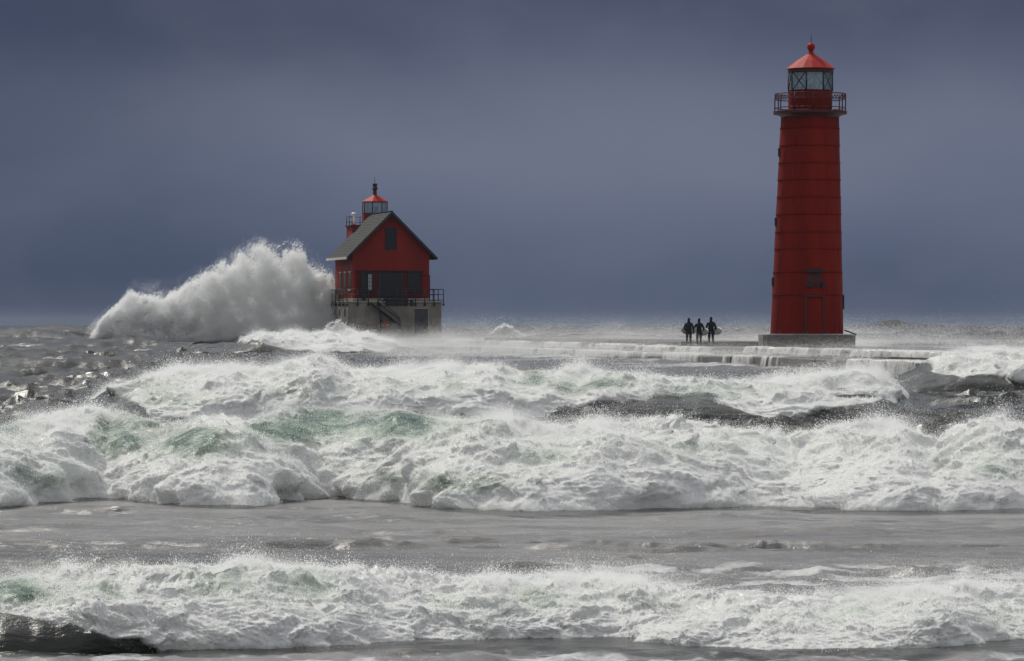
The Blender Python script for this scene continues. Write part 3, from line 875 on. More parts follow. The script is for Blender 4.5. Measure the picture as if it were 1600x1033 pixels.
for a_, c_ in zip(rows, rows[1:]):
    za, zb = T_(a_), T_(c_)
    o = leaned('plate_course', [(rad_at(za) + 0.012, za + 0.002), (rad_at(zb) + 0.012, zb - 0.06), (rad_at(zb) + 0.062, zb - 0.05), (rad_at(zb) + 0.062, zb - 0.006), (rad_at(zb), zb - 0.002)], 'red_paint')
    # vertical seams of the riveted plates, one by one
    k0 = rows.index(a_)
    for k in range(6):
        an = k * math.pi / 3 + (0.5 if k0 % 2 else 0.0)
        x_, y_ = math.sin(an), -math.cos(an)
        otube('plate_seam', (x_ * (rad_at(za) + .013) + offs(za), y_ * (rad_at(za) + .013), za + .01), (x_ * (rad_at(zb) + .013) + offs(zb), y_ * (rad_at(zb) + .013), zb - .07), 0.012, 'red_paint', o, 4)
# cornice and gallery
leaned('gallery_bracket', [(1.80, T_(184)), (1.86, T_(181)), (2.05, T_(178.2))], 'dark_red_trim')
leaned('gallery_deck', [(2.24, T_(178)), (2.31, T_(177)), (2.31, T_(172.8)), (2.22, T_(172.2))], 'dark_red_trim', 48)
GZ = T_(172.2)
gr = 2.22
rail_top, rail_mid, rail_low = T_(145.5), T_(154), T_(167.5)
NP = 12
for i in range(NP):
    an = math.pi / 2 + i * 2 * math.pi / NP
    x_, y_ = gr * math.sin(an), -gr * math.cos(an)
    otube('railing_post', (x_ + offs(GZ), y_, GZ), (x_ + offs(rail_top), y_, rail_top + 0.02), 0.04, 'dark_red_trim', lh, 6)
for z_, nm in ((rail_top, 'top_rail'), (rail_mid, 'middle_rail'), (rail_low, 'low_rail')):
    bm = bmesh.new(); M_ = 36
    for i in range(M_):
        a1 = i * 2 * math.pi / M_; a2 = (i + 1) * 2 * math.pi / M_
        tube(bm, (gr * math.sin(a1) + offs(z_), -gr * math.cos(a1), z_), (gr * math.sin(a2) + offs(z_), -gr * math.cos(a2), z_), 0.028, 5)
    build(nm, bm, 'dark_red_trim', lh, True)
bm = bmesh.new(); M_ = 60
for i in range(M_):
    a1 = i * 2 * math.pi / M_; a2 = (i + 1) * 2 * math.pi / M_
    for za, zb in ((rail_mid, rail_top), (rail_top, rail_mid)):
        tube(bm, (gr * math.sin(a1) + offs(za), -gr * math.cos(a1), za), (gr * math.sin(a2) + offs(zb), -gr * math.cos(a2), zb), 0.014, 4)
tag(build('railing_lattice', bm, 'dark_red_trim', lh), kind='stuff')
leaned('watch_room', [(1.38, GZ - 0.01), (1.38, T_(141.5)), (1.42, T_(141)), (1.42, T_(140))], 'red_paint')
# lantern room
LB, LT = T_(140), T_(112)
rl = 1.40
rot8 = R(8)
cor = [(rl * math.sin(rot8 + math.pi / 8 + i * math.pi / 4), -rl * math.cos(rot8 + math.pi / 8 + i * math.pi / 4)) for i in range(8)]
ox = offs(LB)
for i in range(8):
    x1_, y1_ = cor[i]; x2_, y2_ = cor[(i + 1) % 8]
    otube('lantern_post', (x1_ + ox, y1_, LB - 0.02), (x1_ + ox, y1_, LT + 0.02), 0.045, 'dark_iron', lh, 6)
    bm = bmesh.new()
    p1 = Vector((x1_ + ox, y1_, 0)); p2 = Vector((x2_ + ox, y2_, 0)); d = (p2 - p1).normalized(); nrm = Vector((d.y, -d.x, 0)) * 0.012
    a_ = p1 + d * 0.05; c_ = p2 - d * 0.05
    q8 = [bm.verts.new(Vector((p.x, p.y, z)) + sgn * nrm) for z in (LB, LT) for p in (a_, c_) for sgn in (-1, 1)]
    for f in ((0, 1, 3, 2), (4, 6, 7, 5), (0, 4, 5, 1), (2, 3, 7, 6), (0, 2, 6, 4), (1, 5, 7, 3)):
        bm.faces.new([q8[j] for j in f])
    g_ = build('glass_pane', bm, 'lantern_glass', lh)
    if i != 7:
        bm = bmesh.new()
        for za, zb in ((LB, LT), (LT, LB)):
            tube(bm, (a_.x, a_.y, za), (c_.x, c_.y, zb), 0.042, 4)
        build('diagonal_bar', bm, 'dark_iron', g_)
leaned('cornice', [(1.38, T_(113)), (1.43, T_(112)), (1.43, T_(107)), (1.50, T_(106.6))], 'dark_red_trim', 48)
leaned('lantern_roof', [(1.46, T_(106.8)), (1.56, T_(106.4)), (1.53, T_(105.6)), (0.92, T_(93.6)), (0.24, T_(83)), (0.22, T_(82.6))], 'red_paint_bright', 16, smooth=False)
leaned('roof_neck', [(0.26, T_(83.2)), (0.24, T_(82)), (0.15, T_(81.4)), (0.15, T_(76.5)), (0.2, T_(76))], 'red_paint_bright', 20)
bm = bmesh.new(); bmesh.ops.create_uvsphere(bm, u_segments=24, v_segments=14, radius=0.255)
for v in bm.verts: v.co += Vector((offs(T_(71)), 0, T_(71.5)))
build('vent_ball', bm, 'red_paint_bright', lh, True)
otube('lightning_rod', (offs(T_(60)), 0, T_(66)), (offs(T_(60)), 0, T_(51)), 0.022, 'dark_iron', lh, 5)
leaned('beacon', [(0.16, LB - .02), (0.18, LB + .15), (0.08, LB + .2), (0.14, LB + .28), (0.15, LB + .38), (0.05, LB + .42)], 'dark_iron', 14)


def on_tower(ang, z, out=0.0):
    r_ = rad_at(z) + out
    return Vector((r_ * math.sin(ang) + offs(z), -r_ * math.cos(ang), z))


def tower_panel(name, px0, px1, py0, py1, out, mat, thick=0.08, parent=lh):
    """a curved plate standing proud of the tower front"""
    bm = bmesh.new(); n = 6
    zt, zb = T_(py0), T_(py1)
    rows_ = []
    for z in (zb, zt):
        cx_ = 800 + (LX + offs(z)) * PXM
        a0 = math.asin((px0 - cx_) / PXM / rad_at(z)); a1 = math.asin((px1 - cx_) / PXM / rad_at(z))
        for o_ in (out, out - thick):
            rows_.append([bm.verts.new(on_tower(a0 + (a1 - a0) * k / n, z, o_)) for k in range(n + 1)])
    b0, b1, t0, t1 = rows_
    for k in range(n):
        bm.faces.new((b0[k], b0[k + 1], t0[k + 1], t0[k])); bm.faces.new((b1[k + 1], b1[k], t1[k], t1[k + 1]))
        bm.faces.new((t0[k], t0[k + 1], t1[k + 1], t1[k])); bm.faces.new((b0[k + 1], b0[k], b1[k], b1[k + 1]))
    bm.faces.new((b0[0], t0[0], t1[0], b1[0])); bm.faces.new((b0[n], b1[n], t1[n], t0[n]))
    return build(name, bm, mat, parent)


dr = tower_panel('door', 1257, 1283, 467, 521, 0.05, 'red_paint')
tower_panel('door_frame', 1255, 1258.2, 464, 521, 0.09, 'dark_red_trim', parent=dr)
tower_panel('door_frame', 1282.2, 1285, 464, 521, 0.09, 'dark_red_trim', parent=dr)
tower_panel('door_frame', 1255, 1285, 461.5, 464.5, 0.10, 'dark_red_trim', parent=dr)
tower_panel('patch_plate', 1257, 1283, 366, 421, 0.04, 'red_paint')
wn = tower_panel('window', 1259, 1281.5, 428, 449, 0.05, 'dark_red_trim')
tower_panel('hood', 1258, 1282, 421.5, 426, 0.22, 'dark_iron', 0.2)
for x_ in (1261, 1283):
    tower_panel('lamp_bracket', x_ - 3, x_ + 3, 442, 449, 0.18, 'dark_iron', 0.17)
tower_panel('lamp_bracket', 1270, 1274, 443, 447, 0.14, 'dark_iron', 0.13)
for py, ang, hh_ in ((237, -88, .28), (346, -88, .28), (440, -88, .28), (472, 87, .46)):
    z = T_(py); c0_ = on_tower(R(ang), z, 0)
    bm = bmesh.new()
    box(bm, (-0.09, -0.25, -hh_), (0.09, 0.25, hh_), 0.03)
    for v in bm.verts: v.co += c0_
    wd = build('side_window', bm, 'dark_iron', lh)
otube('stair_rail', (2.3, -1.2, T_(516)), (2.95, -1.9, T_(522.8)), 0.035, 'dark_iron', lh)
otube('stair_rail', (2.3, -0.6, T_(516)), (2.95, -1.3, T_(522.8)), 0.035, 'dark_iron', lh)

# ------------------------------------------------------------------ red house at the pier's end
HPX = 16.0
HD = FPX / HPX                   # 375 m
HA = R(13.6)
# crib front-left corner seen at (544, 524)
hc = Vector(((544 - 800) / HPX, HD, 0))
house = empty('lighthouse_house', (hc.x, hc.y, 0), HA)
tag(house, 'red gabled lighthouse building with lantern behind its roof, on a grey concrete crib', 'building')
hz = lambda py: CAM_H - (py - HOR) / HPX
CW, CL = 9.35, 11.6
CT = hz(473)
obox('concrete_crib', (0, 0, -1.5), (CW, CL, CT), 'concrete', house, 0.06)
obox('crib_coping', (-0.08, -0.08, CT + 0.002), (CW + 0.08, CL + 0.08, CT + 0.14), 'pale_concrete', house, 0.03)
CT2 = CT + 0.14


def ux(px):     # local x on the crib front for a photo column
    return (px - 544) / HPX / math.cos(HA) * 1.0


# recessed looking panels of the crib front (pilasters proud of it)
for x_ in (ux(556), ux(572), ux(592.5), ux(609)):
    obox('pilaster', (x_ - 0.05, -0.05, -1), (x_ + 0.05, 0.1, hz(484)), 'concrete', house)
d_ = obox('crib_door', (ux(646.6), -0.03, hz(521)), (ux(668), 0.05, hz(482.5)), 'steel_door', house)
for lo, hi in (((ux(645.4), -0.06, hz(521)), (ux(646.6) - .003, 0.05, hz(482.5))), ((ux(668) + .003, -0.06, hz(521)), (ux(669.3), 0.05, hz(482.5))), ((ux(645.4), -0.06, hz(482.5) + .003), (ux(669.3), 0.05, hz(481)))):
    obox('door_frame', lo, hi, 'pale_concrete', d_)
obox('handle', (ux(665), -0.09, hz(503)), (ux(666), -0.035, hz(501)), 'dark_iron', d_)
for k in range(4):
    y_ = 1.5 + k * 2.6
    obox('wall_slot', (-0.03, y_, hz(494.5)), (0.02, y_ + 0.42, hz(483)), 'dark_iron', house)

# house walls
A1, DS = 0.76, 1.2
HW, HL = 7.5, 9.4
x0h, x1h, y0h, y1h = A1, A1 + HW, DS, DS + HL
z_floor = CT2; z_apex = hz(330); z_eave = z_apex - 1.0 * 3.75
obox('foundation', (x0h - 0.06, y0h - 0.06, z_floor + .002), (x1h + 0.06, y1h + 0.06, z_floor + 0.30), 'pale_concrete', house)
zf = z_floor + 0.302
bm = bmesh.new()
xm = (x0h + x1h) / 2
prof = [(x0h, zf), (x1h, zf), (x1h, z_eave), (xm, z_apex - 0.12), (x0h, z_eave)]
fa = [bm.verts.new((x, y0h, z)) for x, z in prof]; ba_ = [bm.verts.new((x, y1h, z)) for x, z in prof]
bm.faces.new(fa); bm.faces.new(ba_[::-1])
for i in range(5):
    bm.faces.new((fa[i], ba_[i], ba_[(i + 1) % 5], fa[(i + 1) % 5]))
wall = build('wall', bm, 'red_siding', house)
# lap joints of the iron siding
for k in range(1, 14):
    z_ = zf + k * 0.34
    if z_ < z_eave:
        obox('siding_joint', (x0h + 0.12, y0h - 0.014, z_), (x1h - 0.12, y0h, z_ + 0.03), 'red_siding', wall)
for x_ in (x0h, x1h):
    obox('corner_board', (x_ - 0.10, y0h - 0.03, zf), (x_ + 0.10, y0h + 0.1, z_eave - 0.3), 'red_siding', wall)
# roof: two slopes with thickness, overhanging
ov, ovf, ovb = 0.72, 0.55, 0.45
sl = (z_apex - z_eave) / (HW / 2)
ridge = z_apex + 0.05
for sx, nm in ((-1, 'roof_slope'), (1, 'roof_slope')):
    bm = bmesh.new()
    xe = xm + sx * (HW / 2 + ov); ze = ridge - sl * (HW / 2 + ov)
    pr = [(xm + sx * 0.002, ridge), (xe, ze), (xe, ze - 0.20), (xm + sx * 0.002, ridge - 0.26)]
    f = [bm.verts.new((x, y0h - ovf, z)) for x, z in pr]; bk = [bm.verts.new((x, y1h + ovb, z)) for x, z in pr]
    bm.faces.new(f); bm.faces.new(bk[::-1])
    for i in range(4):
        bm.faces.new((f[i], bk[i], bk[(i + 1) % 4], f[(i + 1) % 4]))
    rf = build(nm, bm, 'shingle', house)
    # shingle courses
    n_c = 15
    for k in range(n_c):
        u0 = k / n_c
        xa = xm + sx * (HW / 2 + ov) * (1 - u0); zaa = ridge - sl * (HW / 2 + ov) * (1 - u0)
        dxx = -sx * 0.16; dzz = sl * 0.16
        bm = bmesh.new()
        nx_, nz_ = sx * sl / math.hypot(1, sl), 1 / math.hypot(1, sl)
        q_ = [(xa, zaa), (xa + dxx * 1.2, zaa + dzz * 1.2), (xa + nx_ * 0.014, zaa + nz_ * 0.014)]
        f = [bm.verts.new((x, y0h - ovf + 0.02, z)) for x, z in q_]; bk = [bm.verts.new((x, y1h + ovb - 0.02, z)) for x, z in q_]
        bm.faces.new(f); bm.faces.new(bk[::-1])
        for i in range(3):
            bm.faces.new((f[i], bk[i], bk[(i + 1) % 3], f[(i + 1) % 3]))
        build('shingle_course', bm, 'shingle', rf)
    # rake board along the gable, gutter at the eave
    bm = bmesh.new()
    pr = [(xm + sx * 0.004, ridge + 0.03), (xe + sx * .02, ze + 0.03), (xe + sx * .02, ze - 0.24), (xm + sx * 0.004, ridge - 0.30)]
    f = [bm.verts.new((x, y0h - ovf - 0.06, z)) for x, z in pr]; bk = [bm.verts.new((x, y0h - ovf - 0.003, z)) for x, z in pr]
    bm.faces.new(f); bm.faces.new(bk[::-1])
    for i in range(4):
        bm.faces.new((f[i], bk[i], bk[(i + 1) % 4], f[(i + 1) % 4]))
    build('rake_board', bm, 'shutter_grey', rf)
    obox('gutter', (min(xe, xe + sx * .12) + sx * .003, y0h - ovf, ze - 0.26), (max(xe, xe + sx * .12) + sx * .003, y1h + ovb, ze - 0.02), 'white_trim' if sx < 0 else 'shutter_grey', rf)
# ridge cap
obox('ridge_cap', (xm - 0.12, y0h - ovf, ridge - 0.02), (xm + 0.12, y1h + ovb, ridge + 0.05), 'shutter_grey', house)


def fx(px):     # local x on the house front
    return x0h + (px - 552.2) / (669.5 - 552.2) * HW


def window(px0, px1, py0, py1, pane='window_dark', frame='shutter_grey', cols=2, rowsn=4, parent=house, y=None, bars='shutter_grey'):
    y = y0h if y is None else y
    x0, x1, z0, z1 = fx(px0), fx(px1), hz(py1), hz(py0)
    w_ = obox('window', (x0 + .1, y - 0.02, z0 + .1), (x1 - .1, y + .05, z1 - .1), pane, parent)
    for lo, hi in (((x0, y - .07, z0), (x0 + .1, y + .02, z1)), ((x1 - .1, y - .07, z0), (x1, y + .02, z1)),
                   ((x0 + .1, y - .068, z0), (x1 - .1, y + .02, z0 + .1)), ((x0 + .1, y - .068, z1 - .1), (x1 - .1, y + .02, z1))):
        obox('frame', lo, hi, frame, w_)
    for k in range(1, cols):
        xx = x0 + .1 + (x1 - x0 - .2) * k / cols
        obox('muntin', (xx - .02, y - .045, z0 + .1), (xx + .02, y - .02, z1 - .1), bars, w_)
    for k in range(1, rowsn):
        zz_ = z0 + .1 + (z1 - z0 - .2) * k / rowsn
        obox('muntin', (x0 + .1, y - .05, zz_ - .02), (x1 - .1, y - .022, zz_ + .02), bars, w_)
    return w_


window(602, 619.5, 354.5, 389, cols=2, rowsn=3, frame='window_dark')
window(570.5, 583.5, 424.5, 456, pane='window_dark', cols=1, rowsn=1, frame='window_dark')
lw = window(573.5, 582, 426.5, 454.5, pane='pale_lit_pane', frame='window_dark', cols=2, rowsn=4, y=y0h - 0.03)
window(637.5, 657, 423.5, 457, cols=2, rowsn=4, frame='window_dark')
obox('open_door', (fx(563), y0h - 0.75, z_floor + .05), (fx(569.5), y0h - 0.68, hz(424)), 'window_dark', house)
obox('lower_panel', (fx(556), y0h - 0.010, zf + 0.01), (fx(661), y0h + 0.02, hz(423.6)), 'maroon_panel', house)
dd = obox('door', (fx(594), y0h - 0.05, z_floor + .31), (fx(628), y0h + .03, hz(426)), 'window_dark', house)
obox('door_frame', (fx(592), y0h - 0.09, z_floor + .31), (fx(594) - .002, y0h + .02, hz(424.5)), 'shutter_grey', dd)
obox('door_frame', (fx(628) + .002, y0h - 0.09, z_floor + .31), (fx(630), y0h + .02, hz(424.5)), 'shutter_grey', dd)
for k in range(5):
    xx = fx(594) + (fx(628) - fx(594)) * (k + .5) / 5
    obox('door_board', (xx - .17, y0h - 0.068, z_floor + .4), (xx + .17, y0h - .052, hz(427)), 'window_dark', dd)
obox('lintel_trim', (fx(555), y0h - 0.13, hz(423.4)), (fx(662), y0h - .002, hz(421.8)), 'dark_red_trim', house)
obox('loading_sill', (fx(598), y0h - 1.35, CT - 0.25), (fx(634), y0h - 0.2, CT2 + 0.28), 'dark_iron', house, .04)
obox('bollard', (fx(636), y0h - 1.3, CT - 0.3), (fx(642), y0h - 1.0, CT2 + 0.15), 'dark_iron', house, .05)
# porthole above the gable window
bm = bmesh.new(); tube(bm, (xm - .05, y0h - 0.03, hz(346)), (xm - .05, y0h + .02, hz(346)), 0.16, 12)
build('gable_vent', bm, 'dark_iron', house)
# left side windows
for k in range(3):
    yy = y0h + 1.2 + k * 2.45
    sw = obox('side_window', (x0h - 0.04, yy, hz(452)), (x0h + .03, yy + 0.95, hz(425)), 'window_dark', house)
    obox('window_cap', (x0h - 0.08, yy - .02, hz(425) + .003), (x0h + .02, yy + .97, hz(423.4)), 'white_trim', sw)
    obox('window_sill', (x0h - 0.12, yy - .05, hz(454)), (x0h + .02, yy + 1.0, hz(452) - .003), 'white_trim', sw)
obox('storm_panel', (0.25, 2.6, hz(460)), (0.33, 9.6, hz(452)), 'dark_red_trim', house)

# rear tower, gallery, lantern
tw0, tw1 = xm + 0.15 - 2.15, xm + 0.15 + 2.15
ty0, ty1 = y1h + 0.003, y1h + 3.0
tz = hz(354)
HK = 1.028
hz2 = lambda py: CAM_H - (py - HOR) / (HPX / HK)
tz = hz2(353.5)
obox('rear_tower', (tw0, ty0, z_floor), (tw1, ty1, tz), 'red_siding', house)
obox('gallery_deck', (tw0 - .12, ty0 + .0, tz + .002), (tw1 + .12, ty1 + .12, tz + .14), 'dark_red_trim', house)
tcx, tcy = xm + 0.62, (ty0 + ty1) / 2 - 0.05
bm = bmesh.new(); lathe(bm, [(1.32, tz + .14), (1.32, hz2(332.5)), (1.36, hz2(332))], 8, R(22.5) - HA * 0, (tcx, tcy))
build('lantern_drum', bm, 'red_siding', house)
LB2, LT2 = hz2(332), hz2(315.6)
for i in range(8):
    a1 = R(22.5) + i * math.pi / 4; a2 = a1 + math.pi / 4
    p1 = Vector((tcx + 1.27 * math.sin(a1), tcy - 1.27 * math.cos(a1), 0)); p2 = Vector((tcx + 1.27 * math.sin(a2), tcy - 1.27 * math.cos(a2), 0))
    otube('lantern_post', (p1.x, p1.y, LB2 - .02), (p1.x, p1.y, LT2 + .02), 0.05, 'dark_red_trim', house, 6)
    d = (p2 - p1).normalized(); nrm = Vector((d.y, -d.x, 0)) * 0.012
    bm = bmesh.new()
    q8 = [bm.verts.new(Vector((p.x, p.y, z)) + sgn * nrm) for z in (LB2, LT2) for p in (p1 + d * .06, p2 - d * .06) for sgn in (-1, 1)]
    for f in ((0, 1, 3, 2), (4, 6, 7, 5), (0, 4, 5, 1), (2, 3, 7, 6), (0, 2, 6, 4), (1, 5, 7, 3)):
        bm.faces.new([q8[j] for j in f])
    build('glass_pane', bm, 'lantern_glass', house)
bm = bmesh.new(); lathe(bm, [(0.2, LB2), (0.22, LB2 + .3), (0.12, LB2 + .35), (0.16, LB2 + .6), (.05, LB2 + .66)], 12, 0, (tcx + .1, tcy)); build('beacon', bm, 'dark_iron', house, True)
bm = bmesh.new(); lathe(bm, [(1.25, LT2), (1.34, LT2 + .02), (1.34, LT2 + .1), (1.30, LT2 + .14), (0.24, hz2(303.8)), (.22, hz2(303.4))], 8, R(22.5), (tcx, tcy))
build('lantern_roof', bm, 'red_paint_bright', house)
bm = bmesh.new(); lathe(bm, [(0.20, hz2(304.5)), (0.19, hz2(295.5)), (0.29, hz2(294.5)), (0.29, hz2(292)), (0.22, hz2(291)), (0.22, hz2(287.5)), (0.29, hz2(286.6)), (.26, hz2(285.6))], 16, 0, (tcx, tcy))
build('vent_stack', bm, 'dark_red_trim', house, False)
otube('lightning_rod', (tcx, tcy, hz2(286)), (tcx, tcy, hz2(275)), 0.025, 'dark_iron', house, 5)
# gallery railing on the left and rear
for (xa, ya), (xb, yb) in (((tw0, ty0 + .1), (tw0, ty1)), ((tw0, ty1), (tw1, ty1)), ((tw1, ty0 + .1), (tw1, ty1))):
    for zr in (hz2(337.5), hz2(345.5)):
        otube('gallery_rail', (xa, ya, zr), (xb, yb, zr), 0.035, 'dark_iron', house, 5)
for x_, y_ in ((tw0, ty0 + .1), (tw0, (ty0 + ty1) / 2), (tw0, ty1), (tw0 + 1.4, ty1), (tw1 - 1.4, ty1), (tw1, ty1), (tw1, ty0 + .1)):
    otube('gallery_post', (x_, y_, tz + .14), (x_, y_, hz2(337)), 0.035, 'dark_iron', house, 5)
bm = bmesh.new(); lathe(bm, [(0.20, tz + .14), (0.24, tz + .3), (0.24, tz + .75), (0.18, tz + .85), (0.26, hz2(334.5)), (0.28, hz2(332.8)), (.14, hz2(331.5))], 14, 0, (tw0 + .42, ty0 + 1.3))
build('fog_signal', bm, 'white_gloss', house, True)

# crib railing: posts bolted to the crib side, three rails
zr = [hz(451.8), hz(460), hz(468.8)]


def rail_run(a, b_, n, skip=()):
    a = Vector(a); b_ = Vector(b_)
    for k in range(n + 1):
        if k in skip: continue
        p = a.lerp(b_, k / n)
        ps = otube('railing_post', (p.x, p.y, CT - 0.25), (p.x, p.y, zr[0]), 0.045, 'dark_iron', house, 6)
        bm = bmesh.new(); bmesh.ops.create_uvsphere(bm, u_segments=8, v_segments=6, radius=0.13)
        for v in bm.verts: v.co += Vector((p.x, p.y, CT - 0.18))
        build('post_foot', bm, 'dark_iron', ps, True)
    for z in zr:
        otube('rail', (a.x, a.y, z), (b_.x, b_.y, z), 0.034, 'dark_iron', house, 5)


rail_run((-0.15, CL, 0), (-0.15, -0.15, 0), 6)
rail_run((-0.15, -0.15, 0), (ux(575), -0.15, 0), 2, skip=(0,))
rail_run((ux(590), -0.15, 0), (CW + 0.15, -0.15, 0), 7)
rail_run((CW + 0.15, -0.15, 0), (CW + 0.15, CL, 0), 5, skip=(0,))
otube('davit_post', (ux(671.6), 0.25, CT2), (ux(671.6), 0.25, hz(429.5)), 0.045, 'dark_iron', house)
otube('davit_arm', (ux(671.6), 0.25, hz(430)), (ux(660), y0h - .02, hz(430)), 0.035, 'dark_iron', house)
# stair on the crib front
st = empty('stair', (0, 0, 0), 0, house)
for yy in (-0.85, -0.12):
    otube('stringer', (ux(577), yy, CT), (ux(622), yy, hz(508)), 0.06, 'dark_iron', st)
    otube('handrail', (ux(589), yy, CT + .5 if yy < -.5 else CT + .1), (ux(622), yy, hz(498)), 0.035, 'dark_iron', st)
    otube('leg', (ux(622), yy, hz(498)), (ux(624.5), yy, 1.2), 0.045, 'dark_iron', st)
for k in range(10):
    u_ = (k + .5) / 10
    xx = ux(577) + (ux(622) - ux(577)) * u_; z_ = CT + (hz(508) - CT) * u_
    obox('tread', (xx - .13, -0.83, z_ - .02), (xx + .13, -0.14, z_ + .02), 'dark_iron', st)
otube('conduit', (ux(593.5), -0.08, hz(523)), (ux(593.5), -0.08, CT), 0.045, 'dark_iron', house)
obox('junction_box', (ux(592.8), -0.2, hz(503)), (ux(596), -0.02, hz(499.5)), 'dark_iron', house, .02)
otube('conduit', (ux(558.5), -0.08, hz(522)), (ux(558.5), -0.08, hz(506)), 0.05, 'dark_iron', house)

# life ring hung on the crib
bm = bmesh.new()
n1, n2 = 28, 10
vv = [[bm.verts.new(((0.27 + 0.085 * math.cos(2 * math.pi * j / n2)) * math.cos(2 * math.pi * i / n1), 0.085 * math.sin(2 * math.pi * j / n2), (0.27 + 0.085 * math.cos(2 * math.pi * j / n2)) * math.sin(2 * math.pi * i / n1))) for j in range(n2)] for i in range(n1)]
for i in range(n1):
    for j in range(n2):
        bm.faces.new((vv[i][j], vv[(i + 1) % n1][j], vv[(i + 1) % n1][(j + 1) % n2], vv[i][(j + 1) % n2]))
lr = build('life_ring', bm, 'orange_plastic', None, True)
lr.matrix_world = Matrix.Translation(hc) @ Matrix.Rotation(HA, 4, 'Z') @ Matrix.Translation((ux(602.4), -0.11, hz(506.8)))
tag(lr, 'orange life ring hanging on the grey concrete crib under the stair', 'life ring')


# ------------------------------------------------------------------ surfers
def skin_body(name, joints, edges, parent, mat, levels=2):
    me = bpy.data.meshes.new(name)
    me.from_pydata([j[0] for j in joints], edges, [])
    o = link_mesh(name, me, mat, parent)
    md = o.modifiers.new('skin', 'SKIN'); md.use_smooth_shade = True
    sk = me.skin_vertices[0].data
    for i, j in enumerate(joints):
        r_ = j[1]; sk[i].radius = r_ if isinstance(r_, tuple) else (r_, r_)
    sk[0].use_root = True
    ss = o.modifiers.new('sub', 'SUBSURF'); ss.levels = levels; ss.render_levels = levels
    return o


